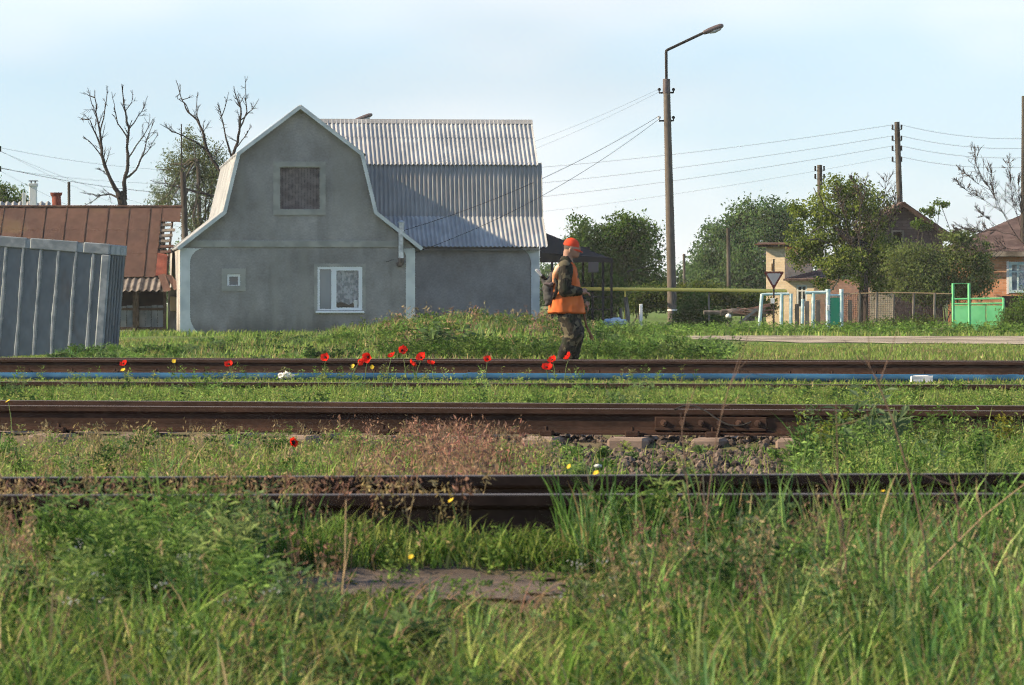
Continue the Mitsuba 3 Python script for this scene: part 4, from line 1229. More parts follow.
tree('shrub', 'dark hedge-like shrub behind the yellow gas pipe', 150, [(700, 296, 30, 12, 0), (735, 300, 24, 11, .5), (668, 298, 24, 13, 0), (640, 300, 20, 14, 0), (760, 306, 18, 10, .6)], LIG, 5600, .13, 30, cat_='shrub')
tree('shrub', 'dense green shrub at the right edge beside the bright green gate', 134, [(1014, 320, 16, 16, 0), (1028, 310, 18, 22, .3), (1006, 330, 10, 8, -.2)], DKG + [(.08, .12, .03)], 2400, .10, 31, cat_='shrub')
tree('shrub', 'low bright shrub in front of the mesh fence', 134.5, [(890, 327, 28, 8, 0), (858, 330, 20, 6, 0), (925, 326, 20, 9, .2)], LIG, 2200, .09, 32, cat_='shrub')
for i, (px, w_, t, D) in enumerate(((640, 30, 272, 262), (700, 44, 262, 268), (775, 34, 266, 270), (850, 60, 250, 275), (960, 60, 252, 280), (1030, 50, 258, 272), (560, 60, 262, 280), (480, 60, 262, 285), (390, 60, 264, 280), (300, 60, 262, 285), (200, 60, 240, 290), (110, 60, 240, 285), (20, 60, 240, 290), (-40, 60, 240, 288), (1090, 60, 256, 280))):
    if 240 < px < 540:
        continue
    tree('background_tree', {640: 'far tree showing between the dark tree and the lamp post', 700: 'far tree behind the lamp post yard', 775: 'far tree behind the cream tower', 850: 'far tree behind the bushy tree', 960: 'far tree right of the brown gable house', 1030: 'far tree behind the orange house', 560: 'far tree behind the porch canopy', 200: 'far tree behind the birch', 110: 'far tree behind the dead tree', 20: 'far tree behind the white chimney', -40: 'far tree beyond the left edge', 1090: 'far tree beyond the right edge'}[px], D,
         [(px, 303 - (303 - t) * .5, w_ * .8, (303 - t) * .5, 0), (px - w_ * .5, 295, w_ * .5, 16, 2), (px + w_ * .5, 293, w_ * .5, 18, -2)], BLUG, 2200, .32, 40 + i, trunk=[(px, 320), (px, 295), (px, 280)], nb=4)


def twigs(k, pts, D, r, depth, rad, name='branch', mtl=None, nside=None):
    """a bare limb through the given (px, py) points, with side twigs"""
    dd = np.cumsum(r.normal(size=len(pts)) * .12)
    p = np.array([P(x, y, D + d) for (x, y), d in zip(pts, dd)])
    q = [p[0]]
    for a, b in zip(p[:-1], p[1:]):
        for t in (.33, .67, 1):
            q.append(a + (b - a) * t + (r.normal(size=3) * .02 * np.linalg.norm(b - a) if t < 1 else 0))
    q = np.array(q)
    rad = rad * (.74 if mtl is None else .5)
    ms = [tube(q, np.linspace(rad, max(.008, rad * .15), len(q)), 6, cap=True)]
    if depth > 0:
        L = np.linalg.norm(np.diff(q, axis=0), axis=1).sum()
        for i in range(int((nside or max(3, int(L * 2.2))) * (1.0 if mtl is None else 2.0))):
            j = r.integers(len(q) // 3, len(q) - 1)
            d = unit(q[j + 1] - q[j])
            e = unit(d * .85 + r.normal(size=3) * .5 + np.array([0, 0, .35]))
            ln = min(L * r.uniform(.12, .36), r.uniform(.35, 1.15)) * (1.1 - .75 * j / len(q))
            s = [q[j], q[j] + e * ln * .5, q[j] + e * ln + np.array([0, 0, .12 * ln])]
            rr = min(.022, max(.008 if mtl else .010, rad * .28))
            ms.append(tube(s, [rr, rr * .7, .006], 4))
            for w_ in range(3):
                e2 = unit(e + r.normal(size=3) * .55 + np.array([0, 0, .2]))
                b0 = np.array(s[0]) + (np.array(s[1]) - s[0]) * r.uniform(.5, 1.9)
                ms.append(tube([b0, b0 + e2 * ln * .45], [.009, .005], 3))
    part(k, name, cat(ms), mtl or M_DEAD, smooth=60)


r = np.random.default_rng(50)
k = thing('dead_tree', 'bare dead tree with two leaning limbs rising above the rusty barn roof', 'tree')
D = 160
part(k, 'trunk', tube([(X(124, D), D, -.2), P(124, 260, D), P(124.5, 215, D), P(122, 200, D), P(119, 192, D)], [.26, .22, .19, .17, .14], 10), M_DEAD, smooth=50)
for pts, rad in (([(120, 196), (113, 184), (105, 166), (102, 148), (100, 132), (96, 112), (95, 90)], .12), ([(125, 200), (124, 183), (128, 165), (127, 148), (129, 128), (124, 105), (122, 84)], .12),
                 ([(103, 152), (96, 134), (90, 120), (78, 117)], .05), ([(104, 160), (97, 150), (88, 140), (83, 138)], .04), ([(100, 134), (104, 118), (107, 96), (108, 86)], .045),
                 ([(126, 178), (136, 170), (143, 155), (147, 140), (155, 120)], .06), ([(128, 160), (135, 148), (142, 138), (148, 128), (150, 114)], .04), ([(129, 130), (136, 120), (144, 108), (148, 96)], .035),
                 ([(128, 138), (118, 124), (115, 110), (112, 92)], .04), ([(119, 198), (110, 194), (98, 196), (80, 192)], .06), ([(100, 196), (92, 202), (84, 206)], .03), ([(140, 160), (150, 148), (158, 134)], .03),
                 ([(111, 178), (104, 172), (97, 168)], .03), ([(98, 120), (92, 104), (88, 88)], .03), ([(125, 112), (132, 102), (133, 90)], .025)):
    twigs(k, pts, D, r, 1, rad, nside=6 if rad < .05 else 9)
k = thing('dead_tree', 'bare dead tree behind the grey house roof, in front of the birch', 'tree')
D = 156
part(k, 'trunk', tube([(X(238, D), D, -.2), P(236, 240, D), P(232, 205, D), P(226, 180, D)], [.28, .24, .2, .16], 10), M_DEAD, smooth=50)
for pts, rad in (([(228, 184), (216, 165), (207, 150), (203, 132), (197, 120), (188, 112), (182, 100), (176, 80)], .10), ([(228, 180), (231, 160), (238, 142), (240, 126), (241, 108), (236, 96), (234, 86)], .10),
                 ([(240, 128), (247, 112), (246, 95), (245, 76)], .045), ([(241, 120), (252, 110), (259, 99)], .035), ([(232, 158), (226, 138), (222, 118), (218, 102)], .055), ([(222, 116), (226, 104), (229, 92)], .03),
                 ([(206, 150), (196, 142), (184, 136), (172, 132), (160, 124)], .055), ([(200, 126), (196, 112), (198, 92)], .04), ([(190, 114), (186, 104), (178, 99)], .03), ([(236, 148), (244, 138), (252, 126)], .03),
                 ([(232, 200), (212, 196), (190, 190), (174, 186), (150, 180)], .09), ([(188, 190), (184, 204), (180, 214)], .05), ([(212, 160), (218, 150), (224, 142)], .03)):
    twigs(k, pts, D, r, 1, rad, nside=5 if rad < .05 else 8)
k = thing('bare_tree', 'thin bare twiggy tree at the right edge above the orange house', 'tree')
D = 140
part(k, 'trunk', tube([(X(1040, D), D, -.2), P(1036, 280, D), P(1028, 248, D)], [.10, .08, .06], 8), M_TWIG, smooth=50)
for pts, rad in (([(1030, 252), (1014, 232), (1000, 208), (988, 186), (976, 166), (974, 146)], .03), ([(1030, 252), (1020, 226), (1012, 200), (1010, 172), (1009, 160)], .028), ([(1002, 212), (984, 200), (966, 190), (954, 178)], .02),
                 ([(990, 190), (978, 184), (968, 176), (958, 168)], .015), ([(1016, 236), (996, 230), (974, 232), (955, 224)], .02), ([(1010, 222), (996, 206), (992, 184), (992, 168)], .018), ([(1020, 238), (1022, 214), (1018, 192), (1020, 172)], .02),
                 ([(980, 234), (964, 228), (952, 232)], .012), ([(1028, 250), (1006, 248), (986, 252), (962, 250)], .02), ([(1000, 228), (984, 216), (974, 206)], .014)):
    twigs(k, pts, D, r, 1, rad, mtl=M_TWIG, nside=14)
k = thing('bare_tree', 'bare pinkish twigs standing out of the bushy tree', 'tree')
D = 147
part(k, 'trunk', tube([(X(866, D), D, -.2), P(866, 290, D), P(866, 270, D)], [.09, .08, .06], 8), M_TWIG, smooth=50)
for pts, rad in (([(866, 272), (860, 248), (856, 226), (862, 200), (868, 172)], .03), ([(866, 268), (872, 244), (880, 220), (884, 196), (886, 176)], .03), ([(858, 234), (846, 218), (840, 202), (836, 186)], .022), ([(874, 240), (888, 226), (896, 206), (892, 188)], .022), ([(862, 250), (848, 240), (836, 228)], .02), ([(862, 204), (856, 188), (850, 176)], .015)):
    twigs(k, pts, D, r, 1, rad, mtl=M_TWIG, nside=16)

# ------------------------------------------------------------------ the walking man
DM = 61.0


def J(px, py, dy, rad):
    return (P(px, py, DM + dy) + np.array([0, 0, 0]), rad)


def chain(bones, edge=.02, smooth_=6):
    acc = None
    for (a, ra), (b, rb) in bones:
        h = m3.Manifold.batch_hull([m3.Manifold.sphere(ra, 20).translate(tuple(map(float, a))), m3.Manifold.sphere(rb, 20).translate(tuple(map(float, b)))])
        acc = h if acc is None else acc + h
    acc = acc.refine_to_length(edge)
    mm = acc.to_mesh()
    m = trimesh.Trimesh(mm.vert_properties[:, :3], mm.tri_verts, process=True)
    trimesh.smoothing.filter_taubin(m, iterations=smooth_)
    return m


mk = thing('person', 'man in red cap, orange vest and dark camouflage walking right with bent head', 'person')
j = dict(head=J(571.8, 247.6, 0, .098), jaw=J(574.6, 253.0, 0, .066), nose=J(579.3, 249.8, 0, .017), brow=J(577.8, 246.5, 0, .03), chin=J(576.6, 255.2, 0, .036), nape=J(568.6, 252.5, 0, .072), neck=J(567.4, 260, 0, .066), chest=J(566, 276, 0, .165), waist=J(566, 296, 0, .15), pelvis=J(567, 305, 0, .15),
         sR=J(565.5, 267.5, -.19, .075), eR=J(564.5, 291, -.25, .055), wR=J(579.5, 291.5, -.15, .038), sL=J(567.5, 267.5, .19, .075), eL=J(570, 291, .25, .055), wL=J(583, 301, .14, .036),
         hR=J(567.5, 308, -.09, .10), kR=J(575.0, 336, -.10, .068), aR=J(562.5, 357, -.09, .05), hL=J(567.5, 308, .09, .10), kL=J(577.5, 335, .10, .068), aL=J(571, 359, .10, .05),
         fR=J(561.0, 359.5, -.09, .045), tR=J(566.5, 362.8, -.10, .038), fL=J(570, 362, .10, .045), tL=J(579, 363.0, .11, .035))
hand = []


def hand_bones(w, dirx, up):
    a = w[0]
    palm = a + dirx * .07
    out = [(w, (palm, .034))]
    side = np.array([0, 1, 0])
    for i, off in enumerate((-.033, -.011, .011, .033)):
        k0 = palm + side * off + dirx * .02
        k1 = k0 + dirx * .035 + up * -.008
        k2 = k1 + dirx * .018 - up * .03
        L = (.9, 1.05, 1.0, .8)[i]
        out += [((k0, .0115), (k0 + (k1 - k0) * L, .0105)), ((k0 + (k1 - k0) * L, .0105), (k0 + (k2 - k0) * L, .009))]
    t0 = a + dirx * .03 + up * .02
    out += [((t0, .014), (t0 + dirx * .04 + up * .025, .012)), ((t0 + dirx * .04 + up * .025, .012), (t0 + dirx * .07 + up * .012, .010))]
    return out


bones = [('head', 'jaw'), ('head', 'brow'), ('brow', 'nose'), ('jaw', 'chin'), ('head', 'nape'), ('nape', 'neck'), ('jaw', 'nape'), ('neck', 'chest'), ('chest', 'waist'), ('waist', 'pelvis'), ('chest', 'sR'), ('sR', 'eR'), ('eR', 'wR'), ('chest', 'sL'), ('sL', 'eL'), ('eL', 'wL'),
         ('pelvis', 'hR'), ('pelvis', 'hL'), ('hR', 'kR'), ('kR', 'aR'), ('hL', 'kL'), ('kL', 'aL'), ('aR', 'fR'), ('fR', 'tR'), ('aL', 'fL'), ('fL', 'tL')]
bl = [(j[a], j[b]) for a, b in bones] + hand_bones(j['wR'], unit((.9, 0, -.1)), np.array([0, 0, 1.0])) + hand_bones(j['wL'], unit((.6, 0, -.7)), unit((.6, 0, .6)))
ear = P(570.3, 249.4, DM - .095)
bl.append(((ear, .020), (ear + np.array([-.004, .0, -.03]), .014)))
part(mk, 'body', chain(bl, .018, 3), M_SKIN, smooth=True)
eye = P(578.3, 248.3, DM)
part(mk, 'eye', cat([trimesh.creation.icosphere(subdivisions=1, radius=.011).apply_translation(eye + np.array([-.012, q, 0])) for q in (-.03, .03)]), M_BLACK, smooth=True)


def grow(n, g):
    return (j[n][0], j[n][1] + g)


fold = np.random.default_rng(3)
jm = chain([(grow('neck', -.005), grow('chest', .012)), (grow('chest', .015), grow('waist', .045)), (grow('waist', .045), grow('pelvis', .05)), (grow('chest', 0), grow('sR', .022)), (grow('sR', .028), grow('eR', .028)), (grow('eR', .03), grow('wR', .02)),
            (grow('chest', 0), grow('sL', .022)), (grow('sL', .028), grow('eL', .028)), (grow('eL', .03), grow('wL', .02))], .018, 4)
jm.vertices += (.022 * (meshkit.fbm(jm.vertices * 9, 3) - .5))[:, None] * jm.vertex_normals
jm2 = tube([P(570.5, 259.5, DM), P(567.6, 261.5, DM), P(566.5, 264, DM)], [.095, .11, .12], 16)
part(mk, 'collar', jm2, M_CAMO, smooth=True)
part(mk, 'jacket', jm, M_CAMO, smooth=True)
HR, HL = (P(568.5, 317, DM - .06), .15), (P(569.5, 317, DM + .06), .15)
tm = chain([(HR, HL), (HR, (P(574, 334, DM - .10), .135)), ((P(574, 334, DM - .10), .125), (P(566, 350, DM - .09), .10)), ((P(566, 350, DM - .09), .10), (P(563.5, 356, DM - .09), .085)), (HL, (P(576, 334, DM + .10), .125)), ((P(576, 334, DM + .10), .12), (P(572.5, 356, DM + .1), .09))], .018, 4)
tm.vertices += (.035 * (meshkit.fbm(tm.vertices * np.array([8, 8, 13]), 3) - .5))[:, None] * tm.vertex_normals
part(mk, 'trousers', tm, M_CAMO, smooth=True)
for a, b, c_ in (('aR', 'fR', 'tR'), ('aL', 'fL', 'tL')):
    part(mk, 'boot', chain([(grow(a, .022), grow(b, .02)), (grow(b, .02), grow(c_, .02))], .02, 3), M_BLACK, smooth=True)


def loft(secs, n=64, pw=2.6, wob=.032):
    """closed skin through elliptic sections (py, px0, px1, half depth)"""
    v = []
    an = np.linspace(0, 2 * math.pi, n, endpoint=False)
    for py, a, b, hd in secs:
        c, s = np.cos(an), np.sin(an)
        x = np.sign(c) * np.abs(c) ** (2 / pw) * (b - a) / 2 + (a + b) / 2
        y = np.sign(s) * np.abs(s) ** (2 / pw) * hd
        q = np.stack([(x - 512) / F * DM, DM + y, 0 * x + zpx(py, DM)], 1)
        v.append(q)
    v = np.array(v)
    f = []
    m = len(secs)
    for i in range(m - 1):
        for k in range(n):
            k2 = (k + 1) % n
            f += [[i * n + k, (i + 1) * n + k, (i + 1) * n + k2], [i * n + k, (i + 1) * n + k2, i * n + k2]]
    v = v.reshape(-1, 3)
    top, bot = len(v), len(v) + 1
    v = np.vstack([v, v[:n].mean(0), v[-n:].mean(0)])
    for k in range(n):
        k2 = (k + 1) % n
        f += [[top, k, k2], [bot, (m - 1) * n + k2, (m - 1) * n + k]]
    mm = tri(v, f)
    mm.fix_normals()
    mm.vertices[:-2] += (wob * 2 * (meshkit.fbm(mm.vertices[:-2] * np.array([13, 13, 3.5]), 3) - .5))[:, None] * mm.vertex_normals[:-2]
    return mm


vest_secs = []
for py in np.linspace(261.5, 313.5, 26):
    a = np.interp(py, [261.5, 264.5, 270, 280, 292, 303, 313.5], [561.0, 557.5, 554.8, 552.8, 551, 549.3, 548.6])
    b = np.interp(py, [261.5, 265, 271, 280, 292, 303, 313.5], [571, 574, 577, 579, 581, 583, 584.8])
    hd = np.interp(py, [261.5, 266, 275, 292, 313.5], [.10, .19, .205, .215, .22])
    vest_secs.append((py, a, b, hd))
part(mk, 'vest', loft(vest_secs), M_VEST, smooth=True)
sm_ = chain([(grow('sR', .02), grow('sR', .03)), (grow('sR', .03), (P(564.5, 290, DM - .27), .088)), ((P(564.5, 290, DM - .27), .088), (P(578.5, 291, DM - .17), .062))], .016, 3)
sm_.vertices += (.03 * (meshkit.fbm(sm_.vertices * 11, 3) - .5))[:, None] * sm_.vertex_normals
part(mk, 'sleeve', sm_, M_CAMO, smooth=True)
part(mk, 'reflective_strip', tube([P(554.2, 283, DM - .15), P(555.2, 275, DM - .17), P(558.0, 268.5, DM - .20), P(562, 264.8, DM - .19), P(567, 262.3, DM - .15)], [.028, .042, .05, .045, .03], 8), M_REFL, smooth=True)
hr_ = trimesh.creation.icosphere(subdivisions=3)
hr_.vertices *= (.104, .094, .098)
hr_.vertices += (.006 * (meshkit.fbm(hr_.vertices * 60, 2) - .5))[:, None] * hr_.vertex_normals
hr_ = hr_.slice_plane((0.028, 0, 0), (-1, 0, 0.0)).slice_plane((0, 0, -.088), (-.35, 0, 1))
hr_.apply_transform(trimesh.transformations.rotation_matrix(math.radians(14), (0, 1, 0)))
hr_.apply_translation(P(571.3, 247.6, DM))
part(mk, 'hair', hr_, M_HAIR, smooth=True)
hm = trimesh.creation.icosphere(subdivisions=3)
hm.vertices[:, 2] = np.where(hm.vertices[:, 2] < -.12, -.12 + .25 * (hm.vertices[:, 2] + .12), hm.vertices[:, 2])
hm.vertices *= (.112, .098, .105)
ct = math.radians(14)
hm.apply_transform(trimesh.transformations.rotation_matrix(ct, (0, 1, 0)))
hm.apply_translation(P(571.3, 245.3, DM))
cp = part(mk, 'cap', hm, M_CAP, smooth=True)
bv = []
for i in range(13):
    a = math.radians(-75 + 150 * i / 12)
    for rr, zz in ((.098, .0), (.185 - .03 * (1 - math.cos(a)), -.012)):
        bv.append((rr * math.cos(a), .098 * math.sin(a) * (1 if rr < .1 else .95), zz - .02 * (1 - math.cos(a))))
bv = np.array(bv)
bf = [[2 * i, 2 * i + 1, 2 * i + 3] for i in range(12)] + [[2 * i, 2 * i + 3, 2 * i + 2] for i in range(12)]
bm = tri(np.vstack([bv, bv - (0, 0, .012)]), bf + [[a + 26, c + 26, b + 26] for a, b, c in bf] + [[2 * i + 1, 2 * i + 27, 2 * i + 29] for i in range(12)] + [[2 * i + 1, 2 * i + 29, 2 * i + 3] for i in range(12)])
bm.apply_transform(trimesh.transformations.rotation_matrix(math.radians(22), (0, 1, 0)))
bm.apply_translation(P(571.0, 246.2, DM))
part(cp, 'peak', bm, M_CAP, smooth=30)

# the bag on his back and what he carries
gk_ = thing('shoulder_bag', 'limp dark grey bag slung on the back of the walking man', 'bag')
bm = chain([((P(553.5, 277, DM - .05), .075), (P(548.5, 287, DM - .06), .085)), ((P(548.5, 287, DM - .06), .085), (P(550.5, 298, DM - .06), .09)), ((P(550.5, 298, DM - .06), .07), (P(547.5, 303.5, DM - .1), .035)), ((P(548.5, 287, DM - .06), .06), (P(543, 280, DM - .06), .03)), ((P(543, 280, DM - .06), .03), (P(541.5, 275, DM - .06), .022))], .02, 4)
bm.vertices += (.05 * (meshkit.fbm(bm.vertices * 9, 3) - .5))[:, None] * bm.vertex_normals
part(gk_, 'sack', bm, M_BAG, smooth=True)
part(gk_, 'strap', tube([P(555, 279, DM - .2), P(557.5, 284, DM - .245), P(556, 292, DM - .235), P(553, 299, DM - .16)], [.022, .028, .028, .02], 6), M_BLACK, smooth=True)
part(gk_, 'flap', tube([P(556, 281, DM - .15), P(550, 285, DM - .15), P(544.5, 283.5, DM - .13)], [.02, .03, .02], 6), M_LAMP, smooth=True)
fk = thing('signal_flag', 'rolled flag with a pale tip sticking out of the bag on his back', 'flag')
part(fk, 'roll', tube([P(550, 284, DM - .03), P(541.5, 275.5, DM - .08)], [.03, .026], 8), M_BLACK, smooth=50)
part(fk, 'tip', tube([P(541.8, 275.8, DM - .08), P(536.3, 269.6, DM - .1)], [.017, .02], 8), M_WHITE, smooth=50)
hk_ = thing('wooden_stick', 'short brown wooden stick held low in front of the walking man', 'stick')
part(hk_, 'shaft', tube([P(581.5, 299, DM + .14), P(586, 325, DM + .13), P(592, 337.5, DM + .12)], [.016, .017, .018], 8), M_STICK, smooth=50)
part(hk_, 'knob', tube([P(590.5, 335.5, DM + .12), P(592.5, 338.5, DM + .12)], [.028, .026], 8), M_STICK, smooth=50)

# ------------------------------------------------------------------ poppies and small flowers
PETAL = []


def poppy(px, py, D, size, label, seed, base=None):
    r = np.random.default_rng(seed)
    k = thing('poppy', label, 'poppy', 'red poppies')
    c = P(px, py, D)
    gr = float(gz(c[0], c[1]))
    tilt = unit(r.normal(size=3) * .5 + np.array([0, -.55, .6]))
    a = unit(np.cross(tilt, (.3, .2, .9)))
    b = np.cross(tilt, a)
    vs, fs = [], []
    for q in range(5):
        ph = q * 2 * math.pi / 5 + r.random() * .5
        d = a * math.cos(ph) + b * math.sin(ph)
        s = np.cross(tilt, d)
        L = size * r.uniform(.5, .66)
        grid = []
        for t in np.linspace(0, 1, 5):
            w_ = L * (.18 + .75 * math.sin(min(1, t * 1.05) * math.pi * .62))
            for u in np.linspace(-1, 1, 5):
                p = d * L * t * (1 - .12 * u * u) + s * w_ * u * .8 + tilt * (L * (.75 * t * t - .15) + .012 * size / .1 * math.sin(u * 7 + q + 5 * t) * t)
                grid.append(p)
        o_ = len(vs) * 25
        vs.append(np.array(grid) + c)
        for i in range(4):
            for l in range(4):
                e = o_ + i * 5 + l
                fs += [[e, e + 1, e + 6], [e, e + 6, e + 5]]
    part(k, 'petals', tri(np.vstack(vs), fs), M_POPPY, smooth=True)
    part(k, 'seed_head', tube([c - tilt * .01, c + tilt * .012, c + tilt * .02], [.012, .014, .006], 7), M_BLACK, smooth=True)
    x0 = c[0] + r.normal() * .06
    part(k, 'stem', tube([(x0, c[1] + .02, gr - .02), (x0 + (c[0] - x0) * .4, c[1] + .02, gr + (c[2] - gr) * .55), c - tilt * .012], [.006, .005, .004], 5), M_STEMG)


PO = [(124, 364, 'leftmost poppy, in front of the grey container', .13), (229, 364.5, 'lone poppy left of the white litter on the pipe', .11), (325.5, 357.5, 'poppy just right of the white litter on the pipe', .13),
      (360, 361.5, 'lower of the pair of poppies left of the middle cluster', .13), (368, 357, 'upper of the pair of poppies left of the middle cluster', .13), (391.5, 356, 'small orange tinged poppy at the left of the middle cluster', .11),
      (402, 350.5, 'topmost and largest poppy of the middle cluster', .15), (421.5, 358, 'poppy on the right of the middle cluster, level with the rail', .13), (412, 364, 'lowest poppy of the middle cluster', .12), (430.5, 363.5, 'rightmost poppy of the middle cluster', .12),
      (487.5, 359.5, 'lone poppy between the middle cluster and the man', .14), (546.5, 368, 'lowest poppy near the boots of the man', .15), (552.5, 360.5, 'left upper poppy near the boots of the man', .13), (568.5, 356.5, 'poppy in front of the trousers of the man', .15)]
for i, (px, py, lb, sz) in enumerate(PO):
    poppy(px, py, 54.2 - .1 * (i % 3), sz * (.58 + .22 * ((i * 37) % 10) / 10), lb, 60 + i)
poppy(292.5, 443, 26.0, .05, 'small orange red poppy low in the dry grass between the two nearest tracks', 90)
poppy(568, 436, 27.5, .02, 'tiny red poppy bud beside the ballast', 92)


def yellow(px, py, D, size, label, seed):
    r = np.random.default_rng(seed)
    k = thing('yellow_flower', label, 'flower', 'small yellow flowers')
    c = P(px, py, D)
    gr = float(gz(c[0], c[1]))
    n = unit(r.normal(size=3) * .4 + np.array([-.2, -.6, .6]))
    a = unit(np.cross(n, (.3, .2, .9)))
    b = np.cross(n, a)
    v, f = [], []
    for q in range(12):
        ph = q * 2 * math.pi / 12
        d, s = a * math.cos(ph) + b * math.sin(ph), a * -math.sin(ph) + b * math.cos(ph)
        o_ = len(v)
        L = size * .55 * r.uniform(.85, 1.1)
        v += [c, c + d * L * .6 + s * L * .22 + n * .1 * L, c + d * L + n * .18 * L, c + d * L * .6 - s * L * .22 + n * .1 * L]
        f += [[o_, o_ + 1, o_ + 2], [o_, o_ + 2, o_ + 3]]
    part(k, 'petals', tri(v, f), M_YPETAL)
    part(k, 'stem', tube([(c[0] + .03, c[1] + .02, gr - .02), (c[0] + .02, c[1] + .015, gr + (c[2] - gr) * .6), c - n * .004], [.0035, .003, .002], 4), M_STEMG)


YF = [(451, 500.5, 15.2, .032, 'yellow flower in front of the near rail, left of centre'), (411, 557, 14.9, .025, 'yellow flower in the short grass above the bare path'), (569, 466.5, 18.5, .03, 'yellow flower behind the near rail at the ballast edge'),
      (596, 473, 17.6, .034, 'yellow flower just above the near rail, right of the white pebble'), (816, 552, 14.5, .042, 'yellow flower in the right foreground grass'), (261, 629, 12.6, .034, 'yellow flower in the left foreground beside a dry stalk'),
      (883, 491, 15.4, .02, 'tiny yellow flower among the right hand weeds'), (353, 366, 54, .07, 'pale yellow flower under the pair of poppies'), (372, 367, 54, .07, 'pale yellow flower right under the pair of poppies'), (174, 361, 54.2, .07, 'yellow flower right of the leftmost poppy'), (123, 370, 54, .08, 'yellow flower just under the leftmost poppy'), (8, 401, 31.5, .05, 'ochre flower at the left edge by the second track')]
for i, (px, py, D, sz, lb) in enumerate(YF):
    yellow(px, py, D, sz * .8, lb, 120 + i)
st = trimesh.creation.icosphere(subdivisions=2)
st.vertices = st.vertices * (.028, .02, .014) * (1 + .6 * (meshkit.fbm(st.vertices * 2.3 + 1, 3)[:, None] - .5))
solo('pebble', moved(st, frame(P(598, 466, 19.5), (.6, 0, 0), (0, .6, 0), (0, 0, .6))), M_TRIM, 'white pebble lying on the ballast behind the near rail', 'stone', smooth=True)
st2 = st.copy()
solo('path_stone', moved(st2, frame(P(392, 600, 14.15), (1, 0, 0), (0, 1, 0))), M_STONE, 'small stone lying on the bare path', 'stone', smooth=True)

# ------------------------------------------------------------------ grass and weeds
def blades(base, h, w, col, r, lean=.45, segs=3, az=None):
    n = len(base)
    a = r.random(n) * 2 * math.pi if az is None else az
    d = np.stack([np.cos(a), np.sin(a), 0 * a], 1)
    sa = a + math.pi / 2 + r.normal(size=n) * .5
    s = np.stack([np.cos(sa), np.sin(sa), 0 * a], 1)
    off = h * lean * (.15 + r.random(n))
    drop = r.random(n) * .35
    V = []
    for q in range(segs):
        t = q / segs
        c = base + d * (off * t * t)[:, None] + np.array([0, 0, 1.0]) * (h * t * (1 - drop * t * t))[:, None]
        ww = (w * (1 - .75 * t ** 1.5) * .5)[:, None]
        V += [c - s * ww, c + s * ww]
    V.append(base + d * off[:, None] + np.array([0, 0, 1.0]) * (h * (1 - drop))[:, None])
    k = 2 * segs + 1
    v = np.stack(V, 1).reshape(-1, 3)
    o = np.arange(n) * k
    f = []
    for q in range(segs - 1):
        b0 = o + 2 * q
        f += [np.stack([b0, b0 + 1, b0 + 3], 1), np.stack([b0, b0 + 3, b0 + 2], 1)]
    b0 = o + 2 * (segs - 1)
    f.append(np.stack([b0, b0 + 1, b0 + 2], 1))
    cc = np.repeat(col, k, axis=0)
    return v, np.vstack(f), cc


class Pile:
    def __init__(self):
        self.v, self.f, self.c, self.n = [], [], [], 0

    def add(self, vfc):
        v, f, c = vfc
        self.v.append(v)
        self.f.append(f + self.n)
        self.c.append(c)
        self.n += len(v)

    def done(self, name, label, cat_, mat_=None):
        solo(name, tri(np.vstack(self.v), np.vstack(self.f)), mat_ or M_GRASS, label, cat_, kind='stuff', color=np.vstack(self.c).clip(.004, .8))


def scatter(n, d0, d1, r, margin=.5, px0=None, px1=None):
    y = np.sqrt(d0 ** 2 + (d1 ** 2 - d0 ** 2) * r.random(n))
    lo = -(.118 * y + margin) if px0 is None else X(px0, y)
    hi = (.118 * y + margin) if px1 is None else X(px1, y)
    x = lo + (hi - lo) * r.random(n)
    return x, y


def put(x, y, lift=0.0):
    return np.stack([x, y, gz(x, y) - .01 + lift], 1)


GR = [(.07, .15, .03), (.155, .275, .05), (.30, .44, .12)]
GY = [(.19, .25, .06), (.27, .33, .09), (.37, .40, .15)]
ST = [(.26, .20, .10), (.36, .29, .17), (.30, .25, .11)]
PKC = [(.22, .12, .09), (.32, .19, .14), (.28, .20, .12)]


def seedheads(base, h, r, cols, n_sp=9, size=.016, spread=.03):
    """thin stalks with drooping panicles"""
    n = len(base)
    a = r.random(n) * 2 * math.pi
    d = np.stack([np.cos(a), np.sin(a), 0 * a], 1)
    top = base + d * (h * .22)[:, None] + np.array([0, 0, 1]) * h[:, None]
    s = np.stack([-np.sin(a + .6), np.cos(a + .6), 0 * a], 1) * .0016
    v = np.stack([base - s, base + s, top + s * .5, top - s * .5], 1).reshape(-1, 3)
    o = np.arange(n) * 4
    col = palette(n, cols, r, .12)
    out = [(v, np.vstack([np.stack([o, o + 1, o + 2], 1), np.stack([o, o + 2, o + 3], 1)]), np.repeat(col * .9, 4, 0))]
    k = n_sp
    t = r.random((n, k, 1))
    c = top[:, None] - (top - base)[:, None] * (t * .28) + r.normal(size=(n, k, 3)) * spread * np.array([1, 1, .6])
    pos = c.reshape(-1, 3)
    dd = r.normal(size=(n * k, 3)) * .5 + np.repeat(d, k, 0) * .4 - np.array([0, 0, .6])
    dd /= np.linalg.norm(dd, axis=1, keepdims=True)
    L = size * (.6 + .8 * r.random((n * k, 1)))
    sd = np.cross(dd, r.normal(size=(n * k, 3)))
    sd /= np.linalg.norm(sd, axis=1, keepdims=True)
    vv = np.stack([pos - dd * L, pos + sd * L * .28, pos + dd * L, pos - sd * L * .28], 1).reshape(-1, 3)
    o = np.arange(n * k) * 4
    out.append((vv, np.vstack([np.stack([o, o + 1, o + 2], 1), np.stack([o, o + 2, o + 3], 1)]), np.repeat(np.repeat(col, k, 0) * (1 + .2 * r.normal(size=(n * k, 1))), 4, 0)))
    return out


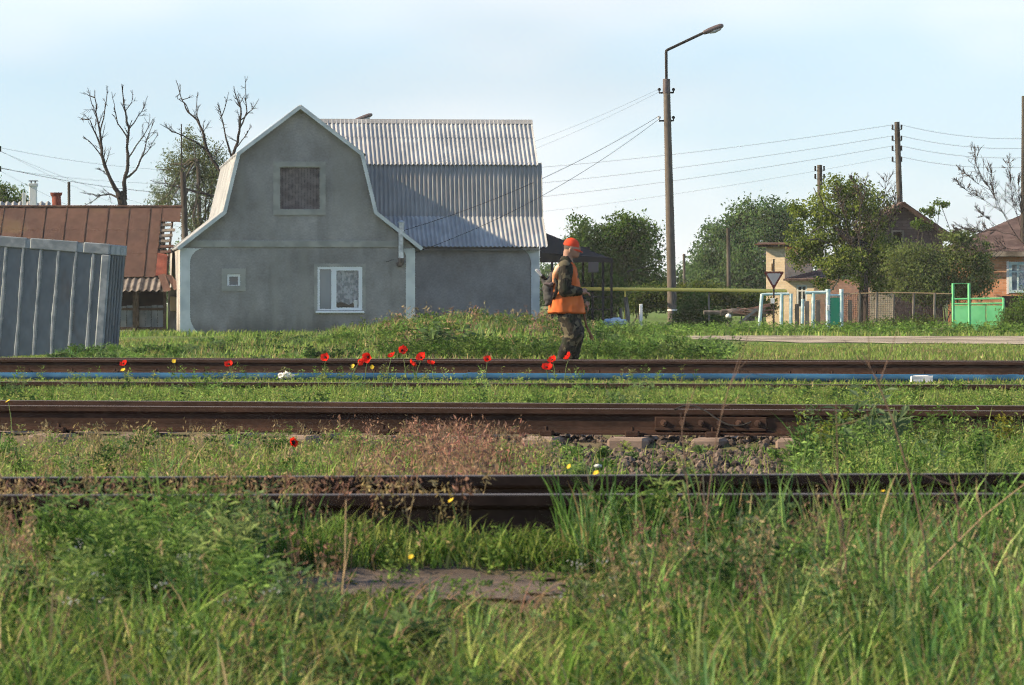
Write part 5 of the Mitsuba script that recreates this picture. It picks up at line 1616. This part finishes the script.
def forbs(base, h, r, cols, n_l=26, ll=.05, asp=.4, spread=.3, droop=.2, sway=.16):
    """upright leafy stems: leaves in a loose column round each stem"""
    n = len(base)
    t = r.random((n, n_l, 1)) ** .75
    a = r.random((n, n_l, 1)) * 2 * math.pi
    hh = h[:, None, None]
    lean = r.normal(size=(n, 1, 3)) * sway * np.array([1, 1, 0])
    rad = hh * spread * (1 - .65 * t) * r.random((n, n_l, 1))
    d = np.concatenate([np.cos(a), np.sin(a), 0 * a], -1)
    c = base[:, None] + lean * hh * t + np.array([0, 0, 1]) * hh * t + d * rad * .8
    L = ll * (1.15 - .55 * t) * (.6 + .8 * r.random((n, n_l, 1)))
    dd = d + np.array([0, 0, .55]) + r.normal(size=(n, n_l, 3)) * .35 - np.array([0, 0, droop])
    dd /= np.linalg.norm(dd, axis=-1, keepdims=True)
    sd = np.cross(dd, r.normal(size=dd.shape) * .5 + np.array([0, 0, 1]))
    sd /= np.linalg.norm(sd, axis=-1, keepdims=True)
    up = np.cross(sd, dd)
    m = c + dd * L * .5
    v = np.stack([c, m + sd * L * asp * .5 + up * L * .08, c + dd * L, m - sd * L * asp * .5 + up * L * .08], 2).reshape(-1, 3)
    k = n * n_l
    o = np.arange(k) * 4
    col = palette(n, cols, r, .12)
    cc = np.repeat(col, n_l, 0) * (1 + .2 * r.normal(size=(k, 1))).clip(.5, 1.8)
    lv = (v, np.vstack([np.stack([o, o + 1, o + 2], 1), np.stack([o, o + 2, o + 3], 1)]), np.repeat(cc, 4, 0))
    top = base + lean[:, 0] * h[:, None] + np.array([0, 0, 1]) * h[:, None]
    s = np.array([.0022, 0, 0])
    vv = np.stack([base - s, base + s, top + s * .4, top - s * .4], 1).reshape(-1, 3)
    o = np.arange(n) * 4
    return [lv, (vv, np.vstack([np.stack([o, o + 1, o + 2], 1), np.stack([o, o + 2, o + 3], 1)]), np.repeat(col * .8, 4, 0))]


def clumpy(x, y, s, seed):
    return meshkit.fbm(np.stack([x * s, y * s, 0 * x + seed], -1), 3, seed)


def pxo(x, y):
    return 512 + F * x / y


# --- foreground, nearer than the bare path
r = np.random.default_rng(200)
fg = Pile()


def bareness(x, y):
    return np.exp(-(((x + .27) / .52) ** 4 + ((y - 14.55) / .52) ** 4))


def envelope(x, y):
    """how tall the growth gets here, m: low before the bare path, taller to the sides, and in the verge behind it"""
    p = pxo(x, y)
    s_ = np.clip(np.abs(p - 440) / 260, 0, 1)
    e = .05 + np.clip((13.6 - y) * .055, 0, .12) + .075 * s_
    e = np.where(y > 14.7, .06 + .05 * s_ + .10 * np.exp(-((p - 650) / 110) ** 2), e)
    return e


def tufty(x, y, seed):
    return np.clip((clumpy(x, y, 2.4, seed) * .5 + clumpy(x, y, 7, seed + 50) * .5 - .34) * 4.5, 0, 1.5)


x, y = scatter(52000, 10.2, 15.2, r, 1.5)
tf = tufty(x, y, 1)
h = envelope(x, y) * (.25 + .75 * r.random(len(x))) * (.25 + tf)
keep = (r.random(len(x)) > bareness(x, y) * 1.7) & (r.random(len(x)) < .12 + tf)
x, y, h = x[keep], y[keep], h[keep]
sp = clumpy(x, y, 3.2, 61)
col = palette(len(x), GR, r, .2) * np.where(sp > .55, 1.0, .85)[:, None]
yel = r.random(len(x)) < np.clip((clumpy(x, y, 1.7, 62) - .42) * 3, .04, .8)
col[yel] = palette(yel.sum(), GY, r, .2)
dry = r.random(len(x)) < .09
col[dry] = palette(dry.sum(), ST, r)
fg.add(blades(put(x, y), h, .0055 + .008 * r.random(len(x)), col, r, .95, 4))
# tussocks of broad blades, each fanning out from its own foot
TUS = [[(.05, .12, .03), (.11, .22, .05)], [(.15, .29, .065), (.27, .44, .13)], [(.22, .31, .09), (.36, .44, .18)], [(.09, .20, .06), (.20, .34, .14)]]
for (p0, p1, d0, d1, nt, hh, ww) in ((840, 1100, 10.4, 14.2, 150, .36, .009), (640, 860, 10.4, 13.9, 95, .30, .008), (-60, 330, 10.4, 13.4, 110, .25, .007), (330, 660, 10.4, 13.3, 80, .17, .006), (560, 780, 14.75, 15.25, 58, .38, .006), (780, 1090, 14.6, 15.25, 76, .40, .007), (150, 330, 14.9, 15.25, 20, .3, .006), (1100, 1520, 10.4, 14.2, 200, .36, .009), (-480, -60, 10.4, 14.2, 120, .26, .007), (1090, 1480, 14.6, 15.25, 100, .40, .007), (-440, -40, 14.6, 15.25, 60, .28, .006), (-40, 60, 14.3, 15.2, 24, .24, .005)):
    tx, ty = scatter(nt, d0, d1, r, 0, p0, p1)
    for cx__, cy__ in zip(tx, ty):
        if r.random() < bareness(cx__, cy__) * 2:
            continue
        nb__ = r.integers(9, 34)
        sc_ = r.uniform(.012, .035)
        bx_, by_ = cx__ + r.normal(size=nb__) * sc_, cy__ + r.normal(size=nb__) * sc_
        hs = hh * r.uniform(.4, 1.2) * (.4 + .65 * r.random(nb__))
        az = np.arctan2(by_ - cy__, bx_ - cx__) + r.normal(size=nb__) * .5
        tone = palette(1, TUS[r.integers(0, 4)], r, .1)
        cc_ = tone * (1 + .2 * r.normal(size=(nb__, 1)))
        dd_ = r.random(nb__) < .1
        cc_[dd_] = palette(dd_.sum(), ST, r)
        fg.add(blades(put(bx_, by_), hs, ww * (.6 + .9 * r.random(nb__)), cc_, r, r.uniform(.25, .75), 5, az))
x, y = scatter(8500, 15.0, 15.28, r, 0, -440, 640)
h = (.03 + .07 * r.random(len(x)) ** 1.6) * (.3 + 1.2 * tufty(x, y, 4))
fg.add(blades(put(x, y), h, .004 + .005 * r.random(len(x)), palette(len(x), GR + GY, r, .15), r, .8, 3))
# dead straw lying through it, and drooping seed heads
x, y = scatter(5000, 10.3, 15.1, r, 1.5)
k = r.random(len(x)) > bareness(x, y) * 1.3
x, y = x[k], y[k]
fg.add(blades(put(x, y, .02), .06 + envelope(x, y) * r.random(len(x)), .003 + .003 * r.random(len(x)), palette(len(x), ST + PKC, r, .15), r, 2.6, 4))
for p0, p1, n_ in ((600, 900, 170), (-40, 60, 60), (860, 1080, 70), (150, 330, 60)):
    x, y = scatter(n_, 12.0, 15.2, r, 0, p0, p1)
    for o_ in seedheads(put(x, y), .14 + .18 * r.random(n_), r, PKC + ST, 14, .010, .014):
        fg.add(o_)
fg.done('foreground_grass', 'tall green grass filling the foreground below the tracks', 'grass')

# --- leafy weeds in the foreground
wd = Pile()
LW = [(.06, .13, .035), (.11, .20, .05), (.17, .27, .09)]
BU = [[(.07, .14, .035), (.13, .23, .05)], [(.14, .25, .06), (.23, .36, .10)], [(.10, .17, .06), (.19, .27, .12)], [(.20, .29, .08), (.30, .38, .14)]]


def bushes(n_, d0, d1, p0, p1, h0, h1, ll, asp, nl=40):
    """leafy plants, each of several stems rising from one root"""
    tx, ty = scatter(n_, d0, d1, r, 0, p0, p1)
    for cx__, cy__ in zip(tx, ty):
        if r.random() < bareness(cx__, cy__) * 2:
            continue
        ns_ = r.integers(4, 11)
        hh = r.uniform(h0, h1)
        bx_, by_ = cx__ + r.normal(size=ns_) * hh * .10, cy__ + r.normal(size=ns_) * hh * .10
        for o_ in forbs(put(bx_, by_), hh * (.6 + .5 * r.random(ns_)), r, BU[r.integers(0, 4)], nl, ll * r.uniform(.75, 1.3), asp, .32, .3, .30):
            wd.add(o_)


bushes(19, 12.9, 14.9, 50, 240, .20, .44, .06, .22)
bushes(14, 12.0, 14.4, -60, 300, .10, .28, .05, .28)
bushes(9, 14.5, 15.2, 70, 250, .22, .36, .06, .28)
bushes(14, 10.5, 13.2, -60, 520, .06, .18, .045, .40)
bushes(16, 12.2, 14.6, 600, 860, .10, .25, .045, .32)
bushes(6, 10.5, 12.8, 600, 1090, .10, .2, .05, .36)
bushes(14, 14.9, 15.25, 620, 1090, .14, .34, .05, .30)
BU.insert(0, [(.035, .075, .025), (.06, .12, .035)])
bushes(9, 13.0, 14.0, 725, 830, .14, .27, .05, .42)
bushes(5, 11.2, 12.6, 330, 420, .10, .2, .05, .42)
bushes(6, 12.6, 13.8, 60, 180, .12, .24, .05, .36)
for n_, ll, asp, cols in ((130, .045, .45, [(.055, .11, .03), (.09, .17, .04), (.13, .21, .07)]), (90, .03, .6, [(.10, .17, .06), (.17, .25, .10), (.24, .30, .15)])):
    x, y = scatter(int(n_ * 1.2), 10.4, 14.6, r, .3)
    h = envelope(x, y) * (.5 + .9 * r.random(len(x))) * (.3 + tufty(x, y, int(n_)))
    k = (r.random(len(x)) > bareness(x, y) * 1.7) & (h > .025)
    for o_ in forbs(put(x[k], y[k]), h[k], r, cols, 34, ll, asp, .6):
        wd.add(o_)
x, y = scatter(220, 12.4, 14.9, r, 0, 590, 900)
h = .07 + .20 * r.random(len(x)) * tufty(x, y, 77)
for o_ in forbs(put(x, y), h, r, [(.07, .12, .035), (.12, .18, .06), (.18, .23, .10)], 38, .04, .34, .42):
    wd.add(o_)
x, y = scatter(46, 14.1, 14.95, r, 0, 310, 600)
for o_ in forbs(put(x, y), .02 + .05 * r.random(len(x)), r, GR, 22, .025, .4, .7):
    wd.add(o_)
x, y = scatter(60, 15.0, 15.25, r, 0, 320, 640)
for o_ in forbs(put(x, y), .04 + .07 * r.random(len(x)), r, GR, 30, .03, .45, .6):
    wd.add(o_)
wd.done('weeds', 'dense leafy green weeds growing through the foreground grass', 'weeds', M_LEAF)
wf = Pile()
x, y = scatter(20, 12.0, 14.4, r, 0, 40, 330)
x2, y2 = scatter(9, 12.6, 14.6, r, 0, 560, 800)
x, y = np.r_[x, x2], np.r_[y, y2]
for xx_, yy_ in zip(x, y):
    n = 9
    g0 = float(gz(xx_, yy_))
    hh = float(envelope(xx_, yy_)) * .9 + .10 * r.random()
    pos = np.array([xx_, yy_, g0 + hh]) + r.normal(size=(n, 3)) * (.012, .012, .006)
    v, f, c = leaves(pos, .006 + .004 * r.random(n), np.array([0, -.4, 1.0]), np.full((n, 3), .5) * (.8 + .3 * r.random((n, 1))), int(abs(1e4 * xx_)) % 9999 + 7, .8)
    wf.add((v, f, c))
    wf.add(blades(np.array([[xx_, yy_, g0]]), np.array([hh]), np.array([.003]), np.array([[.10, .16, .05]]), r, .05, 2))
wf.done('white_flowers', 'small whitish flower heads scattered in the foreground weeds', 'flowers', M_LEAF)

# --- between the rails of the near track and up to the second track
md = Pile()
x, y = scatter(25000, 15.5, 17.0, r, 1.5)
cl = clumpy(x, y, 3, 8)
p_ = pxo(x, y)
h = (.03 + .12 * r.random(len(x))) * (.4 + .9 * cl)
k = (cl > .42) & ((p_ < 330) | (p_ > 560) | (r.random(len(x)) < .25))
md.add(blades(put(x[k], y[k]), h[k], .004 + .004 * r.random(k.sum()), palette(k.sum(), GR + GY, r), r, .5, 3))
x, y = scatter(130000, 17.15, 30.2, r, 1.6)
cl = clumpy(x, y, 1.1, 9)
p_ = pxo(x, y)
bare = np.exp(-((p_ - 690) / 165) ** 4) * .93
dens = np.where(p_ < 470, 1.0, np.where(p_ > 830, .85, .55)) * (1 - bare)
k = (r.random(len(x)) < dens * np.clip((cl - .22) * 2.6, 0, 1))
x, y, cl, p_ = x[k], y[k], cl[k], p_[k]
g2 = clumpy(x, y, .55, 12)
hc = np.where(p_ > 830, .17, .13) * np.clip((30.6 - y) / 5, .45, 1)
h = hc * (.3 + .95 * r.random(len(x))) * np.clip((clumpy(x, y, 2.2, 71) - .3) * 3.6, .15, 1.6)
col = palette(len(x), GR + GY, r, .15)
dryw = np.clip((g2 - .45) * 4, 0, 1) * np.where(p_ < 500, .55, .2) + np.exp(-((p_ - 400) / 110) ** 2) * .3
dd = r.random(len(x)) < dryw
col[dd] = palette(dd.sum(), ST, r)
pk_ = r.random(len(x)) < np.exp(-((p_ - 430) / 75) ** 2) * .8 * np.clip((clumpy(x, y, 1.3, 44) - .36) * 5, 0, 1)
col[pk_] = palette(pk_.sum(), PKC, r)
md.add(blades(put(x, y), h, .006 + .005 * r.random(len(x)), col, r, .55, 3))
x, y = scatter(650, 17.3, 29.5, r, 0, -30, 560)
for o_ in seedheads(put(x, y), (.10 + .12 * r.random(len(x))), r, ST, 10, .014, .022):
    md.add(o_)
x, y = scatter(900, 18.5, 29.5, r, 0, 345, 530)
k = r.random(len(x)) < np.exp(-((pxo(x, y) - 435) / 70) ** 2) * np.clip((clumpy(x, y, 1.3, 44) - .38) * 6, 0, 1)
x, y = x[k], y[k]
for o_ in seedheads(put(x, y), (.10 + .16 * r.random(len(x))), r, PKC + [(.3, .13, .11)], 12, .016, .03):
    md.add(o_)
x, y = scatter(260, 14.9, 16.6, r, 0, -40, 480)
for o_ in seedheads(put(x, y), (.14 + .12 * r.random(len(x))), r, ST + PKC, 14, .011, .016):
    md.add(o_)
x, y = scatter(700, 18.0, 29.5, r, 0, 500, 1080)
h = (.06 + .16 * r.random(len(x))) * np.where(pxo(x, y) > 800, 1.3, .6)
k = r.random(len(x)) > np.exp(-((pxo(x, y) - 690) / 140) ** 4) * .85
for o_ in forbs(put(x[k], y[k]), h[k], r, GR + GY, 30, .04, .36, .42):
    md.add(o_)
x, y = scatter(520, 18.0, 30, r, 0, -40, 420)
for o_ in forbs(put(x, y), .05 + .13 * r.random(len(x)), r, GR + GY, 28, .035, .36, .42):
    md.add(o_)
for (p0, p1, d0, d1, nt, hh) in ((560, 1350, 18, 29.6, 95, .20), (800, 1350, 20, 29.8, 115, .34), (-300, 420, 18, 29.8, 140, .16)):
    tx, ty = scatter(nt, d0, d1, r, 0, p0, p1)
    for cx__, cy__ in zip(tx, ty):
        if r.random() < np.exp(-((pxo(cx__, cy__) - 690) / 120) ** 4) * .8:
            continue
        nb__ = r.integers(10, 34)
        bx_, by_ = cx__ + r.normal(size=nb__) * .035, cy__ + r.normal(size=nb__) * .035
        az = np.arctan2(by_ - cy__, bx_ - cx__) + r.normal(size=nb__) * .5
        tone = palette(1, TUS[r.integers(0, 4)], r, .1)
        md.add(blades(put(bx_, by_), hh * r.uniform(.5, 1.2) * (.4 + .6 * r.random(nb__)), .006 + .006 * r.random(nb__), tone * (1 + .2 * r.normal(size=(nb__, 1))), r, .7, 4, az))
for (p0, p1, d0, d1, n_, h0, h1, ll) in ((560, 1090, 19, 29.5, 40, .08, .2, .045), (790, 1350, 21, 29.5, 65, .2, .44, .055), (-40, 360, 22, 29.8, 30, .08, .22, .045)):
    tx, ty = scatter(n_, d0, d1, r, 0, p0, p1)
    for cx__, cy__ in zip(tx, ty):
        ns_ = r.integers(3, 9)
        hh = r.uniform(h0, h1) * (.6 if 580 < pxo(cx__, cy__) < 800 else 1)
        bx_, by_ = cx__ + r.normal(size=ns_) * hh * .14, cy__ + r.normal(size=ns_) * hh * .14
        for o_ in forbs(put(bx_, by_), hh * (.6 + .5 * r.random(ns_)), r, BU[r.integers(0, 4)], 30, ll, .34, .36, .3, .25):
            md.add(o_)
md.done('trackside_grass', 'mixed green and dry grass and weeds between the two nearest tracks', 'grass')

# --- between the second and the farthest track
fr_ = Pile()
x, y = scatter(100000, 33.6, 57.0, r, 1.6)
cl = clumpy(x, y, .8, 14)
k = r.random(len(x)) < np.clip((cl - .12) * 2.5, .12, 1)
x, y, cl = x[k], y[k], cl[k]
h = (.08 + .13 * r.random(len(x))) * (.6 + .8 * cl) + np.where((y > 37.5) & (y < 41.2), .07, 0) * r.random(len(x))
lim = np.interp(y, [41, 45, 50, 53.5, 57], [.22, .15, .075, .035, .03]) * np.where(r.random(len(x)) < .12, 2.2, 1)
h = np.where(y > 41, np.minimum(h, lim * (.6 + .5 * r.random(len(x)))), h)
col = palette(len(x), GR + GY, r, .16)
dd = r.random(len(x)) < .10
col[dd] = palette(dd.sum(), ST, r)
fr_.add(blades(put(x, y), h, .012 + .008 * r.random(len(x)), col, r, .5, 2))
x, y = scatter(2600, 33.8, 40.7, r, .5)
for o_ in forbs(put(x, y), .10 + .14 * r.random(len(x)), r, GR + GY, 22, .045, .36, .4):
    fr_.add(o_)
x, y = scatter(900, 41, 47, r, .5)
for o_ in forbs(put(x, y), .05 + .08 * r.random(len(x)), r, GR + GY, 18, .05, .38, .4):
    fr_.add(o_)
x, y = scatter(130, 52, 54.4, r, .5, -60, 700)
for o_ in forbs(put(x, y), .10 + .15 * r.random(len(x)), r, GR + GY, 20, .05, .35, .3):
    fr_.add(o_)
for d0, d1, nt, hh in ((33.8, 40.8, 90, .26), (43.5, 46.0, 60, .20)):
    tx, ty = scatter(nt, d0, d1, r, .4)
    for cx__, cy__ in zip(tx, ty):
        ns_ = r.integers(4, 10)
        bx_, by_ = cx__ + r.normal(size=ns_) * .06, cy__ + r.normal(size=ns_) * .06
        for o_ in forbs(put(bx_, by_), hh * r.uniform(.5, 1.1) * (.6 + .5 * r.random(ns_)), r, BU[r.integers(0, 4)], 22, .06, .36, .4, .3, .2):
            fr_.add(o_)
xg = (r.random(26000) - .5) * 13.5
yg = cf[0][1] + (cf[1][1] - cf[0][1]) * (xg - cf[0][0]) / (cf[1][0] - cf[0][0]) - .09 - .9 * r.random(26000) ** 1.5
hg = (.06 + .09 * r.random(26000)) * (.55 + .9 * clumpy(xg, yg, 1.6, 91))
fr_.add(blades(put(xg, yg), hg, .009 + .006 * r.random(26000), palette(26000, GR + GY, r, .2), r, .5, 2))
fr_.done('verge_grass', 'green weedy grass between the second track and the blue pipe', 'grass')

# --- the grassy bank in front of the house
bnk = Pile()
x, y = scatter(112000, 60.5, 106.0, r, 1.2)
cl = clumpy(x, y, .45, 16)
c2 = clumpy(x, y, 1.4, 17)
h = (.13 + .17 * r.random(len(x))) * (.5 + .9 * cl) * np.where(y < 66, .6, 1) * np.where(pxo(x, y) < 330, .75, 1)
pb_ = pxo(x, y)
k = ~((pb_ > 715 + 25 * (clumpy(x, y, .6, 33) - .5)) & (y > 84)) & ~((pb_ < 128) & (y > 64) & (y < 92))
x, y, cl, c2, h, pb_ = x[k], y[k], cl[k], c2[k], h[k], pb_[k]
h = np.where((pb_ > 690) & (y > 66), np.minimum(h, .15), h)
col = palette(len(x), GR + GY, r, .16) * (.45 + 1.1 * np.clip(c2, .1, .9))[:, None]
dd = r.random(len(x)) < np.clip((clumpy(x, y, .9, 18) - .40) * 1.8, 0.04, .45)
col[dd] = palette(dd.sum(), ST, r)
bnk.add(blades(put(x, y), h, .017 + .013 * r.random(len(x)), col, r, .5, 2))
x, y = scatter(3000, 64, 92, r, 0, 330, 720)
k = (clumpy(x, y, .7, 20) > .48) & (r.random(len(x)) < np.exp(-((pxo(x, y) - 500) / 110) ** 2))
x, y = x[k], y[k]
for o_ in forbs(put(x, y), .14 + .22 * r.random(len(x)), r, [(.07, .12, .025), (.11, .18, .04), (.16, .22, .06)], 24, .09, .5, .42):
    bnk.add(o_)
x, y = scatter(500, 62, 66, r, 0, 380, 700)
for o_ in forbs(put(x, y), .14 + .18 * r.random(len(x)), r, [(.04, .09, .02), (.08, .14, .03), (.12, .17, .05)], 22, .07, .5, .42):
    bnk.add(o_)
x, y = scatter(26000, 126.5, 150, r, 2.0)
k = gz(x, y) > -9
h = .10 + .16 * r.random(len(x))
bnk.add(blades(put(x, y), h, .03 + .02 * r.random(len(x)), palette(len(x), GR + GY, r, .18), r, .5, 2))
x, y = scatter(900, 129, 136, r, 0, 600, 1040)
for o_ in forbs(put(x, y), .15 + .3 * r.random(len(x)), r, GR, 24, .11, .5, .5):
    bnk.add(o_)
x, y = scatter(36000, 84, 104, r, 1.0, 690, 1100)
k = r.random(len(x)) < np.clip((clumpy(x, y, .5, 34) - .3) * 4 + (97 - y) * .2, 0, 1)
x, y = x[k], y[k]
bnk.add(blades(put(x, y), .03 + .07 * r.random(len(x)), .014 + .01 * r.random(len(x)), palette(len(x), GR + GY + ST[:1], r, .16), r, .6, 2))
x, y = scatter(16000, 62, 86, r, .5, -80, 132)
bnk.add(blades(put(x, y), .02 + .05 * r.random(len(x)), .014 + .01 * r.random(len(x)), palette(len(x), GR + GY, r, .16), r, .6, 2))
tx, ty = scatter(420, 64, 84, r, .5, 60, 730)
for cx__, cy__ in zip(tx, ty):
    nb__ = r.integers(14, 40)
    bx_, by_ = cx__ + r.normal(size=nb__) * .10, cy__ + r.normal(size=nb__) * .10
    az = np.arctan2(by_ - cy__, bx_ - cx__) + r.normal(size=nb__) * .5
    hh = (.34 if pxo(cx__, cy__) > 330 else .22) * r.uniform(.4, 1.2)
    tone = palette(1, TUS[r.integers(0, 4)], r, .1)
    bnk.add(blades(put(bx_, by_), hh * (.4 + .6 * r.random(nb__)), .012 + .012 * r.random(nb__), tone * (1 + .2 * r.normal(size=(nb__, 1))), r, .7, 3, az))
tx, ty = scatter(150, 63, 80, r, .5, 60, 730)
for cx__, cy__ in zip(tx, ty):
    ns_ = r.integers(5, 14)
    hh = (.34 if pxo(cx__, cy__) > 380 else .2) * r.uniform(.4, 1.15)
    bx_, by_ = cx__ + r.normal(size=ns_) * .12, cy__ + r.normal(size=ns_) * .12
    for o_ in forbs(put(bx_, by_), hh * (.6 + .5 * r.random(ns_)), r, BU[r.integers(0, 4)], 26, .085, .45, .45, .3, .25):
        bnk.add(o_)
x, y = scatter(130, 66, 82, r, .3, 380, 600)
for o_ in seedheads(put(x, y), .20 + .28 * r.random(130), r, ST + PKC, 12, .035, .05):
    bnk.add(o_)
bnk.done('bank_grass', 'grass and weeds on the low bank before the houses', 'grass')

# --- single plants one can point at
def plant(name, label, px, py, D, h, cols, n_st, n_l, ll, asp, seed, spread=.45, fold=True):
    r = np.random.default_rng(seed)
    c = P(px, py, D)
    base = np.stack([c[0] + r.normal(size=n_st) * h * .16, c[1] + r.normal(size=n_st) * h * .12, 0 * r.random(n_st)], 1)
    base[:, 2] = gz(base[:, 0], base[:, 1]) - .01
    o = forbs(base, h * (.7 + .4 * r.random(n_st)), r, cols, n_l, ll, asp, spread)
    k = thing(name, label, 'plant')
    part(k, 'foliage', tri(o[0][0], o[0][1]), M_LEAF, color=o[0][2].clip(.004, .8))
    ms = [tube([b, b + np.array([r.normal() * .04, 0, h * .8])], [.004, .002], 4) for b in base]
    part(k, 'stem', cat(ms), M_STEMG)


plant('weed_plant', 'silvery green weed with lobed leaves in front of the second track, right', 884, 470, 26.0, .46, [(.11, .17, .08), (.17, .23, .12)], 5, 26, .13, .34, 301, .5)
plant('weed_plant', 'yellow green bushy weed right of the rail joint', 826, 462, 27.5, .30, [(.16, .22, .03), (.24, .28, .05)], 9, 34, .05, .42, 302)
plant('weed_plant', 'yellow tinged bushy weed at the right edge before the second track', 1006, 462, 27.0, .30, [(.20, .22, .03), (.34, .30, .05)], 9, 34, .045, .42, 303)
plant('weed_plant', 'green weed with upright stems between the silvery weed and the yellow tinged one', 938, 466, 25.5, .38, [(.07, .12, .03), (.11, .16, .045)], 8, 34, .055, .36, 304)
plant('weed_plant', 'small feathery green weed at the left end of the ballast', 505, 470, 24.0, .20, [(.06, .11, .03), (.10, .15, .045)], 10, 34, .03, .3, 305)
plant('weed_plant', 'broad leaved pale green burdock on the bank behind the poppies', 440, 350, 66.0, .52, [(.10, .17, .06), (.17, .24, .11)], 9, 18, .17, .75, 306, .6)
plant('weed_plant', 'grey green thistle in the right foreground', 756, 560, 14.1, .26, [(.08, .12, .06), (.16, .20, .13)], 4, 30, .06, .4, 307, .5)


def stalk(label, pts, D, rad, seed, mtl=M_DRYD, dd=0.0, nside=5):
    r = np.random.default_rng(seed)
    k = thing('dry_stalk', label, 'dry stalk')
    D = D - (.9 if D > 13.5 and D < 14.85 else 0)
    p = np.array([P(x, y, D + dd * i) for i, (x, y) in enumerate(pts)])
    if pts[0][1] - pts[-1][1] > 60:
        p = np.vstack([[[p[0, 0], p[0, 1], float(gz(p[0, 0], p[0, 1])) - .02]], p])
    part(k, 'stem', tube(p, np.linspace(rad, rad * .45, len(p)), 6), mtl, smooth=60)
    ms = []
    for i in range(nside):
        q = r.integers(0, len(p) - 1)
        t = r.random()
        s = p[q] * (1 - t) + p[q + 1] * t
        e = unit(unit(p[q + 1] - p[q]) * .8 + r.normal(size=3) * .5)
        L = .06 + .14 * r.random()
        part(k, 'side_shoot', tube([s, s + e * L * .6, s + e * L + (0, 0, .01)], [rad * .5, rad * .35, .0008], 4), mtl)


stalk('tall dark dry stalk leaning left, right foreground, crossing all the tracks', [(938, 590), (926, 545), (915, 495), (893, 420), (876, 378), (862, 352)], 14.2, .0042, 401, nside=9)
stalk('forked brown dry stalk in front of the near rail, right of centre', [(848, 650), (846, 560), (842, 520), (830, 490), (818, 470)], 13.9, .0042, 402, nside=10)
stalk('reddish dry stalk left of the forked one', [(842, 620), (841, 540), (838, 470), (836, 400)], 14.4, .003, 403, nside=7)
stalk('branched brown stalk standing before the near rail', [(690, 560), (692, 525), (686, 470), (682, 430), (688, 400)], 14.9, .0035, 404, nside=12)
stalk('thin brown stalk with spreading top beside the branched one', [(705, 560), (708, 500), (716, 440), (728, 390), (740, 366)], 14.9, .003, 405, nside=12)
stalk('short dark stalk at the right, before the near rail', [(966, 600), (960, 548), (958, 506), (952, 480)], 14.1, .0045, 406, nside=8)
stalk('pale dry stalk slanting up to the right edge', [(905, 596), (940, 560), (985, 515), (1030, 480)], 14.0, .0035, 407, M_DRY, nside=3)
stalk('pale upright straw in the left centre foreground', [(338, 685), (340, 620), (345, 560), (346, 500)], 12.9, .004, 408, M_DRY, nside=2)
stalk('arched fallen straw lying across the left foreground grass', [(178, 600), (205, 600), (240, 603), (270, 608), (292, 613)], 12.9, .005, 409, M_DRY, nside=2)
stalk('fallen straw slanting down in the left foreground', [(215, 685), (240, 668), (270, 652), (294, 640)], 12.3, .004, 410, M_DRY, nside=2)
stalk('pale straw at the lower right edge', [(990, 682), (1006, 668), (1026, 652)], 12.0, .006, 411, M_DRY, nside=1)
